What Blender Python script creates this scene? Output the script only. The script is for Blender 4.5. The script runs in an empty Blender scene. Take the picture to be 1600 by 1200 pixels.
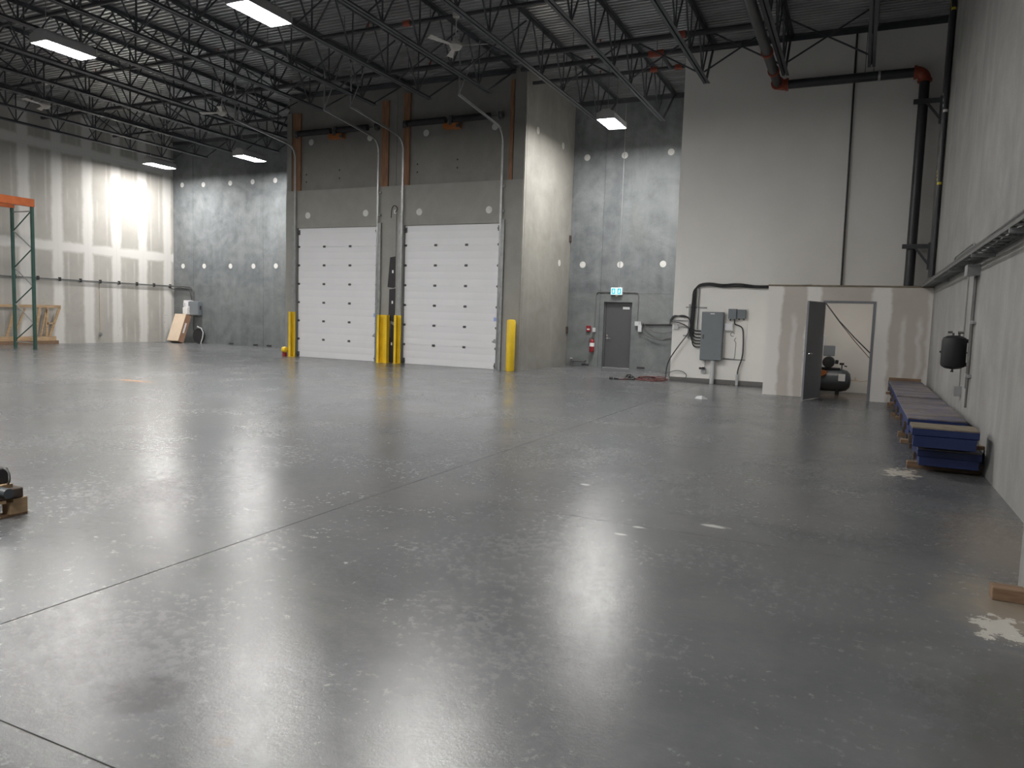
import bpy, bmesh, math, random
from mathutils import Vector, Matrix
R = math.radians
random.seed(7)
S = bpy.context.scene
COL = S.collection

# ------------------------------------------------------------------ camera
H = 1.55
YAW, PITCH, ROLL, FPX = R(24.9165), R(5.1202), R(1.8797), 1160.234
cd = bpy.data.cameras.new('camera')
cd.sensor_width = 36.0; cd.lens = FPX / 1600 * 36.0
cd.clip_start = 0.05; cd.clip_end = 200
cam = bpy.data.objects.new('camera', cd); COL.objects.link(cam)
_r0 = Vector((math.cos(YAW), math.sin(YAW), 0))
_fw = Vector((-math.sin(YAW) * math.cos(PITCH), math.cos(YAW) * math.cos(PITCH), -math.sin(PITCH)))
_u0 = _r0.cross(_fw)
_rr = math.cos(ROLL) * _r0 + math.sin(ROLL) * _u0
_uu = -math.sin(ROLL) * _r0 + math.cos(ROLL) * _u0
_m = Matrix((_rr, _uu, -_fw)).transposed().to_4x4(); _m.translation = (0, 0, H)
cam.matrix_world = _m
S.camera = cam

# ------------------------------------------------------------------ world, exposure
w = bpy.data.worlds.new('world'); S.world = w; w.use_nodes = True
w.node_tree.nodes['Background'].inputs[0].default_value = (0.55, 0.62, 0.75, 1)
w.node_tree.nodes['Background'].inputs[1].default_value = 0.02
S.view_settings.view_transform = 'Standard'; S.view_settings.look = 'None'
S.view_settings.exposure = 0.76; S.view_settings.gamma = 1.0
S.view_settings.use_curve_mapping = False
LAMP = 175.0            # emission of the high-bay lenses

# ------------------------------------------------------------------ main planes (metres)
YW, YB, YK, YR = 19.80, 23.51, 19.60, 17.67      # white wall, back wall, dock front, room front
XR, XL, XK = 1.3265, -27.48, -8.937              # right wall, left wall, dock side
XKL = -17.63                                     # dock left edge
XW, XRM = -4.542, -1.925                         # white wall left edge, room left edge
ZD = 8.60                                        # underside of deck
YN = -8.0                                        # wall behind the camera
ZROOM = 2.44

# ------------------------------------------------------------------ material helpers
class G:
    def __init__(s, name):
        s.m = bpy.data.materials.new(name); s.m.use_nodes = True
        s.t = s.m.node_tree; s.b = s.t.nodes['Principled BSDF']
    def n(s, typ, ins=None, **props):
        nd = s.t.nodes.new(typ)
        for k, v in props.items(): setattr(nd, k, v)
        for k, v in (ins or {}).items(): s.put(nd.inputs[k], v)
        return nd
    def put(s, sock, v):
        if hasattr(v, 'is_output'): s.t.links.new(v, sock)
        else:
            if isinstance(v, (tuple, list)) and len(v) == 3 and sock.type == 'RGBA': v = (*v, 1)
            sock.default_value = v
    def math(s, op, a, b=0.0, c=0.0, clamp=False):
        nd = s.n('ShaderNodeMath', {0: a, 1: b, 2: c}, operation=op); nd.use_clamp = clamp
        return nd.outputs[0]
    def mix(s, f, a, b, typ='MIX'):
        nd = s.n('ShaderNodeMix', None, data_type='RGBA', blend_type=typ)
        s.put(nd.inputs[0], f); s.put(nd.inputs[6], a); s.put(nd.inputs[7], b)
        return nd.outputs[2]
    def ramp(s, f, lo, hi, a=0.0, b=1.0):
        nd = s.n('ShaderNodeMapRange', {0: f, 1: lo, 2: hi, 3: a, 4: b}); nd.clamp = True
        return nd.outputs[0]
    def noise(s, vec, scale, detail=4.0, rough=0.55, dist=0.0):
        nd = s.n('ShaderNodeTexNoise', {'Scale': scale, 'Detail': detail, 'Roughness': rough, 'Distortion': dist})
        if vec is not None: s.t.links.new(vec, nd.inputs['Vector'])
        return nd.outputs[0]
    def mapping(s, vec, scale=(1, 1, 1), loc=(0, 0, 0), rot=(0, 0, 0)):
        nd = s.n('ShaderNodeMapping', {'Location': loc, 'Rotation': rot, 'Scale': scale})
        s.t.links.new(vec, nd.inputs[0]); return nd.outputs[0]
    def pos(s): return s.n('ShaderNodeNewGeometry').outputs['Position']
    def obj(s): return s.n('ShaderNodeTexCoord').outputs['Object']
    def xyz(s, v):
        nd = s.n('ShaderNodeSeparateXYZ'); s.t.links.new(v, nd.inputs[0]); return nd.outputs
    def bump(s, h, strength=0.2, dist=0.02):
        nd = s.n('ShaderNodeBump', {'Strength': strength, 'Distance': dist, 'Height': h})
        s.put(s.b.inputs['Normal'], nd.outputs[0])
    def set(s, **kw):
        names = dict(col='Base Color', rough='Roughness', metal='Metallic', spec='Specular IOR Level', ecol='Emission Color', estr='Emission Strength')
        for k, v in kw.items(): s.put(s.b.inputs[names[k]], v)
        return s.m

def plain(name, col, rough=0.6, metal=0.0, var=0.12, scale=3.0, world=True, stretch=(1, 1, 1), bump=0.0):
    g = G(name)
    v = g.mapping(g.pos() if world else g.obj(), stretch)
    nz = g.noise(v, scale, 5.0)
    f = g.ramp(nz, 0.3, 0.7)
    c = g.mix(f, tuple(x * (1 - var) for x in col), tuple(min(1, x * (1 + var)) for x in col))
    g.set(col=c, rough=rough, metal=metal)
    if bump: g.bump(g.noise(v, scale * 12, 3.0), bump, 0.004)
    return g.m

def concrete(name, c0, c1, streak=0.35, warm=(0.30, 0.285, 0.25)):
    g = G(name); p = g.pos()
    big = g.noise(p, 0.75, 6.0, 0.62, 1.2)
    st = g.noise(g.mapping(p, (1.6, 1.6, 0.10)), 1.4, 5.0, 0.6)
    med = g.noise(p, 3.2, 6.0, 0.62)
    fine = g.noise(p, 38.0, 3.0)
    f = g.math('ADD', g.math('MULTIPLY', big, 0.55), g.math('MULTIPLY', med, 0.45))
    c = g.mix(g.ramp(f, 0.38, 0.62), c0, c1)
    c = g.mix(g.ramp(st, 0.52, 0.72, 0, streak), c, tuple(min(1, x * 1.25) for x in c1))
    c = g.mix(g.ramp(g.noise(g.mapping(p, (0.9, 0.9, 0.22), (4, 2, 7)), 0.8, 4.0), 0.55, 0.75, 0, 0.45), c, warm)
    c = g.mix(g.ramp(fine, 0.35, 0.62, 0, 0.14), c, tuple(x * 0.72 for x in c0))
    g.set(col=c, rough=g.ramp(med, 0.3, 0.7, 0.55, 0.75), spec=0.35)
    g.bump(g.math('ADD', g.math('MULTIPLY', med, 0.6), g.math('MULTIPLY', fine, 0.25)), 0.18, 0.01)
    return g.m

M = {}
M['concrete_back'] = concrete('concrete_back', (0.105, 0.117, 0.123), (0.205, 0.220, 0.226), 0.30, (0.190, 0.183, 0.160))
M['concrete_low'] = concrete('concrete_low', (0.118, 0.130, 0.133), (0.200, 0.214, 0.214), 0.22, (0.150, 0.146, 0.128))
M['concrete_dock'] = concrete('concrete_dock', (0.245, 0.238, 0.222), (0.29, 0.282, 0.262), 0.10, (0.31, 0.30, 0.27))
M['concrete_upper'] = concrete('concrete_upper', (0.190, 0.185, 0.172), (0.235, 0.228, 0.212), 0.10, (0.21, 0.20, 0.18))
M['concrete_side'] = concrete('concrete_side', (0.225, 0.217, 0.198), (0.305, 0.296, 0.272), 0.25, (0.285, 0.272, 0.24))
M['concrete_right'] = concrete('concrete_right', (0.235, 0.233, 0.224), (0.345, 0.342, 0.330), 0.50, (0.31, 0.295, 0.27))
M['joint'] = plain('joint_filler', (0.115, 0.10, 0.085), 0.8)
M['patch'] = plain('patch_mortar', (0.60, 0.60, 0.58), 0.8, var=0.10, scale=9)

def floor_mat():
    g = G('sealed_concrete_floor'); p = g.pos(); x, y, z = g.xyz(p)
    big = g.noise(p, 0.30, 5.0, 0.6, 0.8)
    med = g.noise(p, 1.5, 7.0, 0.66, 0.7)
    fine = g.noise(p, 16.0, 7.0, 0.78)
    vf = g.noise(p, 60.0, 3.0, 0.7)
    f = g.math('ADD', g.math('MULTIPLY', big, 0.45), g.math('ADD', g.math('MULTIPLY', med, 0.35), g.math('MULTIPLY', fine, 0.20)))
    c = g.mix(g.ramp(f, 0.38, 0.62), (0.088, 0.093, 0.100), (0.152, 0.156, 0.160))
    # scuffed pale flecks in patches
    pm = g.math('MULTIPLY', g.ramp(g.noise(g.mapping(p, (1, 1, 1), (7, 3, 0)), 0.7, 4.0), 0.50, 0.68), g.ramp(g.noise(p, 34.0, 5.0, 0.8), 0.42, 0.72))
    c = g.mix(g.math('MULTIPLY', pm, 0.24), c, (0.225, 0.222, 0.213))
    # warm tint blotches and dark traffic marks
    c = g.mix(g.ramp(g.noise(g.mapping(p, (1, 1, 1), (31, 5, 0)), 0.42, 4.0), 0.52, 0.72, 0, 0.35), c, (0.165, 0.158, 0.145))
    c = g.mix(g.ramp(g.noise(g.mapping(p, (0.5, 2.2, 1), (3, 17, 0), (0, 0, 0.4)), 0.9, 5.0, 0.6, 1.0), 0.54, 0.78, 0, 0.6), c, (0.085, 0.088, 0.093))
    c = g.mix(g.ramp(vf, 0.60, 0.78, 0, 0.22), c, (0.07, 0.07, 0.07))
    warp = g.noise(p, 2.6, 5.0, 0.6); warp2 = g.noise(p, 9.0, 5.0, 0.7)
    def blob(cx, cy, rx, ry, amp, soft, col, k, wn=None):
        nonlocal c
        dx = g.math('DIVIDE', g.math('SUBTRACT', x, cx), rx); dy = g.math('DIVIDE', g.math('SUBTRACT', y, cy), ry)
        d = g.math('SQRT', g.math('ADD', g.math('MULTIPLY', dx, dx), g.math('MULTIPLY', dy, dy)))
        d = g.math('ADD', d, g.math('MULTIPLY', g.math('SUBTRACT', wn or warp, 0.5), amp))
        c = g.mix(g.ramp(d, 1.0 - soft, 1.0 + soft, k, 0.0), c, col)
    blob(-2.51, 1.97, 0.165, 0.135, 0.8, 0.14, (0.048, 0.048, 0.05), 0.85)      # oil spot
    blob(-1.97, 1.88, 0.045, 0.03, 1.2, 0.3, (0.10, 0.085, 0.075), 0.8)
    blob(0.95, 3.35, 0.55, 0.75, 1.6, 0.25, (0.075, 0.075, 0.070), 0.75)       # dark patch by wall
    blob(1.05, 6.4, 0.30, 1.1, 1.8, 0.5, (0.21, 0.165, 0.125), 0.6)            # rusty wash
    blob(0.95, 4.9, 0.34, 0.55, 1.6, 0.4, (0.30, 0.25, 0.185), 0.65)
    blob(0.76, 4.55, 0.10, 0.16, 6.0, 0.06, (0.55, 0.53, 0.48), 0.85, warp2)    # flaked paint
    blob(0.50, 9.05, 0.15, 0.22, 5.5, 0.12, (0.62, 0.58, 0.50), 0.8, warp2)     # pale spill by the blue decks
    blob(-0.2, 18.6, 0.8, 0.8, 1.0, 0.4, (0.22, 0.14, 0.08), 0.55)             # rust in the compressor room
    for a in ((-2.25, 6.57, .045, .03), (-1.48, 5.16, .05, .02), (-1.42, 5.41, .05, .02), (-0.92, 5.75, .10, .035), (-13.4, 10.5, .5, .12)):
        blob(*a, 2.0, 0.3, (0.58, 0.58, 0.56) if a[0] > -10 else (0.45, 0.24, 0.12), 0.85, warp2)
    wear = g.noise(p, 0.8, 5.0, 0.6)
    rough = g.math('ADD', g.ramp(wear, 0.35, 0.65, 0.18, 0.25), g.math('MULTIPLY', g.ramp(fine, 0.4, 0.7), 0.09))
    g.set(col=c, rough=rough, spec=0.40)
    h = g.math('ADD', g.math('MULTIPLY', fine, 0.6), g.math('ADD', g.math('MULTIPLY', vf, 0.40), g.math('MULTIPLY', med, 0.4)))
    g.bump(h, 0.16, 0.010)
    return g.m
M['floor'] = floor_mat()

def drywall_mat(name, halfw, halfh, band, paper, mud):
    """bare board, taped along its edges; local coords: y across, z up, origin in the board's middle"""
    g = G(name); o = g.obj(); x, y, z = g.xyz(o); p = g.pos()
    wob = g.math('MULTIPLY', g.math('SUBTRACT', g.noise(p, 1.3, 4.0, 0.6), 0.5), 0.16)
    wob2 = g.math('MULTIPLY', g.math('SUBTRACT', g.noise(p, 7.0, 3.0), 0.5), 0.05)
    wob = g.math('ADD', wob, wob2)
    ey = g.math('ADD', g.math('SUBTRACT', g.math('ABSOLUTE', y), halfw - band), wob)
    _, _, wz = g.xyz(p)
    ez = g.math('SUBTRACT', g.math('ADD', g.math('SUBTRACT', g.math('ABSOLUTE', z), halfh - band * 0.9), wob), g.ramp(wz, 0.8, 0.9, 1.0, 0.0))
    edge = g.math('MAXIMUM', g.ramp(ey, -0.06, 0.05), g.ramp(ez, -0.06, 0.05))
    # screw rows, patchy
    sy = g.math('ABSOLUTE', g.math('SUBTRACT', g.math('ABSOLUTE', y), 0.203))
    row = g.math('MULTIPLY', g.ramp(g.math('ADD', sy, wob2), 0.02, 0.06, 1, 0), g.ramp(g.noise(g.mapping(p, (1, 1, 0.35)), 1.6, 3.0), 0.45, 0.6, 0, 0.32))
    scuff = g.math('MULTIPLY', g.ramp(g.noise(p, 9.0, 4.0, 0.7), 0.58, 0.66), g.ramp(g.noise(g.mapping(p, (1, 2.2, 0.5)), 0.9, 3.0), 0.48, 0.6))
    _, _, pz = g.xyz(p)
    scuff = g.math('MULTIPLY', scuff, g.ramp(pz, 1.4, 2.0, 0.5, 0.0))
    c = g.mix(g.ramp(g.noise(p, 1.1, 4.0), 0.35, 0.65), tuple(v * 0.93 for v in paper), tuple(v * 1.06 for v in paper))
    c = g.mix(g.math('MAXIMUM', g.math('MULTIPLY', edge, 0.92), row), c, mud)
    c = g.mix(scuff, c, (0.30, 0.27, 0.23))
    g.set(col=c, rough=0.85, spec=0.25)
    return g.m
M['drywall'] = drywall_mat('taped_drywall', 0.61, 1.83, 0.20, (0.385, 0.370, 0.34), (0.63, 0.62, 0.595))

def room_wall_mat():
    g = G('taped_partition_drywall'); p = g.pos(); x, y, z = g.xyz(p)
    wob = g.math('MULTIPLY', g.math('SUBTRACT', g.noise(p, 1.8, 4.0, 0.6), 0.5), 0.22)
    xx = g.math('ADD', x, wob)
    def stripe(a, b):
        return g.math('MULTIPLY', g.ramp(xx, a - 0.03, a + 0.03), g.ramp(xx, b - 0.03, b + 0.03, 1, 0))
    f = stripe(-2.2, -1.62)
    for a, b in ((-1.10, -0.80), (0.22, 0.56)): f = g.math('MAXIMUM', f, stripe(a, b))
    f = g.math('MAXIMUM', f, g.math('MULTIPLY', stripe(1.25, 1.6), 0.6))
    f = g.math('MAXIMUM', f, g.math('MULTIPLY', g.math('MAXIMUM', stripe(-1.40, -1.30), g.math('MAXIMUM', stripe(0.76, 0.86), stripe(1.08, 1.16))), g.ramp(z, 1.7, 1.9, 0.5, 0)))
    c = g.mix(g.ramp(g.noise(p, 1.3, 4.0), 0.35, 0.65), (0.53, 0.49, 0.445), (0.58, 0.54, 0.49))
    c = g.mix(f, c, (0.82, 0.80, 0.77))
    c = g.mix(g.ramp(g.noise(p, 6.0, 4.0, 0.7), 0.70, 0.76, 0, 0.4), c, (0.42, 0.36, 0.28))
    g.set(col=c, rough=0.85, spec=0.25); return g.m
M['room_wall'] = room_wall_mat()

M['white_wall'] = plain('white_wall_paint', (0.82, 0.805, 0.775), 0.7, var=0.03, scale=1.2)
M['base'] = plain('vinyl_base', (0.13, 0.125, 0.12), 0.6)
M['steel'] = plain('dark_primer_steel', (0.062, 0.066, 0.074), 0.50, 0.0, 0.25, 2.0)
M['deck'] = plain('galvanised_deck', (0.60, 0.605, 0.615), 0.30, 0.8, 0.15, 1.2)
M['pipe'] = plain('black_pipe', (0.030, 0.031, 0.036), 0.38, 0.0, 0.2, 3.0)
M['orange'] = plain('orange_fitting', (0.30, 0.060, 0.030), 0.55, 0.0, 0.2, 8.0)
M['galv'] = plain('galvanised_track', (0.46, 0.47, 0.48), 0.35, 0.75, 0.15, 5.0)
M['galv_dull'] = plain('dull_galvanised', (0.30, 0.31, 0.31), 0.5, 0.5, 0.18, 6.0)
M['door_white'] = plain('white_door_enamel', (0.68, 0.685, 0.705), 0.45, 0.0, 0.02, 1.5)
M['hinge'] = plain('dark_hinge', (0.10, 0.10, 0.105), 0.5, 0.5, 0.2, 9.0)
M['yellow'] = plain('safety_yellow', (0.74, 0.50, 0.02), 0.5, 0.0, 0.10, 4.0)
M['post'] = plain('stained_timber', (0.26, 0.135, 0.075), 0.7, 0.0, 0.3, 3.0, stretch=(6, 6, 0.6))
M['wood'] = plain('raw_timber', (0.42, 0.29, 0.17), 0.75, 0.0, 0.25, 4.0, stretch=(5, 1, 5))
M['wood_dark'] = plain('weathered_timber', (0.20, 0.125, 0.075), 0.8, 0.0, 0.35, 5.0, stretch=(1, 6, 6))
M['rubber'] = plain('black_rubber', (0.028, 0.026, 0.028), 0.7, 0.0, 0.2, 6.0)
M['grey'] = plain('grey_enamel', (0.185, 0.205, 0.225), 0.45, 0.0, 0.06, 3.0)
M['grey_light'] = plain('light_grey_plastic', (0.52, 0.54, 0.55), 0.5, 0.0, 0.05, 3.0)
M['white_plastic'] = plain('white_plastic', (0.76, 0.75, 0.78), 0.45, 0.0, 0.04, 4.0)
M['door_grey'] = plain('charcoal_door_paint', (0.070, 0.070, 0.076), 0.45, 0.0, 0.06, 2.0)
M['door_mid'] = plain('grey_door_paint', (0.20, 0.205, 0.225), 0.45, 0.0, 0.06, 2.0)
M['chrome'] = plain('satin_chrome', (0.68, 0.68, 0.68), 0.25, 0.9, 0.05, 5.0)
M['red'] = plain('fire_red', (0.24, 0.014, 0.020), 0.4, 0.0, 0.10, 6.0)
M['conduit_dark'] = plain('weathered_conduit', (0.15, 0.15, 0.145), 0.5, 0.3, 0.2, 6.0)
M['label'] = plain('paper_label', (0.80, 0.80, 0.80), 0.6, 0.0, 0.03, 6.0)
M['blue_label'] = plain('blue_sticker', (0.30, 0.38, 0.68), 0.6, 0.0, 0.1, 20.0)
M['cable'] = plain('black_cable', (0.025, 0.025, 0.027), 0.5, 0.0, 0.2, 8.0)
M['cable_grey'] = plain('grey_cable', (0.10, 0.10, 0.10), 0.5, 0.0, 0.2, 8.0)
M['cord_red'] = plain('red_cord', (0.10, 0.026, 0.024), 0.5, 0.0, 0.3, 8.0)
M['card'] = plain('cardboard', (0.66, 0.53, 0.40), 0.8, 0.0, 0.06, 3.0)
M['card_dark'] = plain('cardboard_edge', (0.33, 0.19, 0.125), 0.8, 0.0, 0.10, 5.0)
M['rack_green'] = plain('rack_green', (0.035, 0.085, 0.070), 0.5, 0.0, 0.12, 4.0)
M['rack_orange'] = plain('rack_orange', (0.52, 0.13, 0.035), 0.5, 0.0, 0.12, 4.0)
M['tank_black'] = plain('tank_black', (0.013, 0.0135, 0.015), 0.6, 0.0, 0.15, 4.0)
M['comp_grey'] = plain('compressor_grey', (0.075, 0.085, 0.095), 0.4, 0.0, 0.12, 4.0)
M['fan'] = plain('fan_cream', (0.50, 0.48, 0.45), 0.5, 0.0, 0.05, 4.0)
M['lamp_body'] = plain('lamp_housing', (0.45, 0.45, 0.45), 0.5, 0.3, 0.05, 4.0)
M['rust'] = plain('rusty_iron', (0.10, 0.075, 0.06), 0.7, 0.3, 0.35, 9.0)
M['tape_yellow'] = plain('yellow_tape', (0.70, 0.60, 0.05), 0.5)
M['stain_orange'] = plain('orange_guard', (0.36, 0.12, 0.03), 0.5)

def blue_top_mat():
    g = G('worn_deck_top'); p = g.pos()
    n1 = g.noise(g.mapping(p, (0.7, 2.6, 1)), 1.5, 6.0, 0.65, 0.5); n2 = g.noise(g.mapping(p, (1.2, 4.5, 1), (3, 3, 0)), 2.2, 6.0, 0.7)
    c = g.mix(g.ramp(n1, 0.42, 0.58), (0.10, 0.085, 0.080), (0.27, 0.235, 0.21))
    c = g.mix(g.ramp(n2, 0.50, 0.58, 0, 0.75), c, (0.065, 0.08, 0.22))
    c = g.mix(g.ramp(g.noise(p, 5.0, 5.0, 0.7), 0.58, 0.68, 0, 0.8), c, (0.06, 0.055, 0.052))
    g.set(col=c, rough=0.6); return g.m
M['blue_top'] = blue_top_mat()
M['blue'] = plain('blue_enamel', (0.011, 0.023, 0.098), 0.45, 0.0, 0.18, 3.0)
M['ply_edge'] = plain('plywood_edge', (0.20, 0.165, 0.12), 0.75, 0.0, 0.25, 6.0)

def emit(name, col, strength):
    g = G(name); g.set(col=tuple(x * 0.15 for x in col), rough=0.5, ecol=(*col, 1), estr=strength); return g.m
M['lens'] = emit('lit_lens', (1.0, 0.975, 0.94), LAMP)
M['strip'] = emit('lit_strip', (1.0, 0.96, 0.90), 24.0)
M['exit_white'] = emit('exit_face', (0.70, 1.0, 1.0), 0.75)
M['exit_teal'] = emit('exit_pictogram', (0.01, 0.40, 0.52), 0.8)

# ------------------------------------------------------------------ mesh helpers
class MB:
    def __init__(s): s.v = []; s.f = []
    def add(s, vs, fs):
        o = len(s.v); s.v += [Vector(a) for a in vs]; s.f += [[i + o for i in q] for q in fs]; return s
    def box(s, x0, x1, y0, y1, z0, z1):
        if x0 > x1: x0, x1 = x1, x0
        if y0 > y1: y0, y1 = y1, y0
        if z0 > z1: z0, z1 = z1, z0
        return s.add([(x, y, z) for z in (z0, z1) for y in (y0, y1) for x in (x0, x1)],
                     [(0, 2, 3, 1), (4, 5, 7, 6), (0, 1, 5, 4), (2, 6, 7, 3), (0, 4, 6, 2), (1, 3, 7, 5)])
    def bar(s, a, b, wd, ht, up=(0, 0, 1)):
        a, b = Vector(a), Vector(b); d = (b - a).normalized(); u = Vector(up)
        sd = d.cross(u)
        if sd.length < 1e-4: sd = d.cross(Vector((1, 0, 0)))
        sd.normalize(); u = sd.cross(d).normalized()
        vs = [q + sd * (wd / 2 * i) + u * (ht / 2 * j) for q in (a, b) for i, j in ((-1, -1), (1, -1), (1, 1), (-1, 1))]
        return s.add(vs, [(0, 1, 2, 3), (7, 6, 5, 4), (0, 4, 5, 1), (1, 5, 6, 2), (2, 6, 7, 3), (3, 7, 4, 0)])
    def prism(s, poly, axis, a, b):
        """poly: 2-d outline; axis x: (y,z), y: (x,z), z: (x,y)"""
        def p3(q, t): return {'x': (t, q[0], q[1]), 'y': (q[0], t, q[1]), 'z': (q[0], q[1], t)}[axis]
        n = len(poly)
        vs = [p3(q, a) for q in poly] + [p3(q, b) for q in poly]
        fs = [list(range(n))[::-1], list(range(n, 2 * n))] + [(i, (i + 1) % n, n + (i + 1) % n, n + i) for i in range(n)]
        return s.add(vs, fs)
    def tube(s, pts, r, n=8, caps=True):
        pts = [Vector(p) for p in pts]; rings = []; prev = None
        for i, p in enumerate(pts):
            d = (pts[min(i + 1, len(pts) - 1)] - pts[max(i - 1, 0)]).normalized()
            if prev is None:
                q = d.cross(Vector((0, 0, 1)))
                if q.length < 1e-3: q = d.cross(Vector((1, 0, 0)))
            else: q = prev - d * prev.dot(d)
            q.normalize(); prev = q; e = d.cross(q)
            rad = r[i] if isinstance(r, (list, tuple)) else r
            rings.append([p + (q * math.cos(2 * math.pi * k / n) + e * math.sin(2 * math.pi * k / n)) * rad for k in range(n)])
        vs = [v for g in rings for v in g]
        fs = [(i * n + k, i * n + (k + 1) % n, (i + 1) * n + (k + 1) % n, (i + 1) * n + k) for i in range(len(pts) - 1) for k in range(n)]
        if caps: fs += [list(range(n))[::-1], [(len(pts) - 1) * n + k for k in range(n)]]
        return s.add(vs, fs)
    def cyl(s, a, b, r, n=16): return s.tube([a, b], r, n)
    def lathe(s, prof, c, axis='z', n=24):
        """prof: (radius, along) pairs"""
        c = Vector(c); vs = []
        for rad, t in prof:
            for k in range(n):
                a = 2 * math.pi * k / n; p, q = rad * math.cos(a), rad * math.sin(a)
                vs.append(c + Vector({'z': (p, q, t), 'x': (t, p, q), 'y': (q, t, p)}[axis]))
        m = len(prof)
        fs = [(i * n + k, i * n + (k + 1) % n, (i + 1) * n + (k + 1) % n, (i + 1) * n + k) for i in range(m - 1) for k in range(n)]
        fs += [list(range(n))[::-1], [(m - 1) * n + k for k in range(n)]]
        return s.add(vs, fs)
    def build(s, name, mat, parent=None, bevel=0.0, origin=None, smooth=None):
        me = bpy.data.meshes.new(name)
        if parent is not None: base = Vector(parent['_w'])
        else: base = Vector((0, 0, 0))
        lo = Vector([min(v[i] for v in s.v) for i in range(3)]); hi = Vector([max(v[i] for v in s.v) for i in range(3)])
        if origin == 'center': o = (lo + hi) / 2
        elif origin is None: o = Vector(((lo.x + hi.x) / 2, (lo.y + hi.y) / 2, lo.z))
        else: o = Vector(origin)
        me.from_pydata([v - o for v in s.v], [], s.f); me.update()
        bm = bmesh.new(); bm.from_mesh(me)
        bmesh.ops.recalc_face_normals(bm, faces=bm.faces)
        if bevel:
            bmesh.ops.bevel(bm, geom=list(bm.edges), offset=bevel, segments=1, affect='EDGES', clamp_overlap=True)
        bm.to_mesh(me); bm.free()
        if smooth is not False:
            for q in me.polygons: q.use_smooth = True
            me.set_sharp_from_angle(angle=R(35))
        me.materials.append(M[mat] if isinstance(mat, str) else mat)
        ob = bpy.data.objects.new(name, me); COL.objects.link(ob)
        ob.location = o - base; ob['_w'] = tuple(o)
        if parent is not None: ob.parent = parent
        return ob

def tag(o, label=None, cat=None, group=None, kind=None):
    if label: o['label'] = label
    if cat: o['category'] = cat
    if group: o['group'] = group
    if kind: o['kind'] = kind
    return o
def thing(name, loc, label, cat, group=None):
    o = bpy.data.objects.new(name, None); COL.objects.link(o)
    o.location = loc; o['_w'] = tuple(loc); o.empty_display_size = 0.2
    return tag(o, label, cat, group)
def inst(src, name, parent, off):
    """another object on the same mesh, placed at off inside parent (parent-local)"""
    c = bpy.data.objects.new(name, src.data if hasattr(src, 'data') else src); COL.objects.link(c)
    c.location = off; c.parent = parent
    pw = Vector(parent['_w']); c['_w'] = tuple(pw + Vector(off)); return c
def copy_tree(o, parent=None):
    c = o.copy(); COL.objects.link(c); c.parent = parent
    for ch in list(o.children): copy_tree(ch, c)
    return c
def struct(o, label, cat): return tag(o, label, cat, None, 'structure')
def arc(c, r, a0, a1, n, plane):
    """points on an arc; plane gives the two axes"""
    ax = {'x': Vector((1, 0, 0)), 'y': Vector((0, 1, 0)), 'z': Vector((0, 0, 1))}
    u, v = ax[plane[0]], ax[plane[1]]
    return [Vector(c) + u * (r * math.cos(R(a0 + (a1 - a0) * i / n))) + v * (r * math.sin(R(a0 + (a1 - a0) * i / n))) for i in range(n + 1)]
def ordinal(i): return ['first', 'second', 'third', 'fourth', 'fifth', 'sixth', 'seventh', 'eighth', 'ninth', 'tenth', 'eleventh', 'twelfth', 'thirteenth', 'fourteenth', 'fifteenth', 'sixteenth'][i]

# ================================================================== SETTING
# ---- floor: slab bays with open saw joints
fl = MB().box(XL - 0.3, XR + 0.3, YN - 0.3, YB + 0.3, -0.30, -0.006).build('floor', 'joint', origin=(0, 0, -0.006))
struct(fl, 'grey sealed concrete warehouse floor with saw-cut joints', 'floor')
xj = [XL - 0.3, -23.55, -18.57, -13.6, -8.62, -3.65, XR + 0.3]
yj = [YN - 0.3, -6.1, -2.25, 1.6, 5.45, 9.3, 13.15, 17.0, 20.85, YB + 0.3]
for i in range(len(xj) - 1):
    for j in range(len(yj) - 1):
        a = 0.003
        MB().box(xj[i] + a, xj[i + 1] - a, yj[j] + a, yj[j + 1] - a, -0.006, 0.0).build('slab', 'floor', fl, bevel=0.0015)

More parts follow.
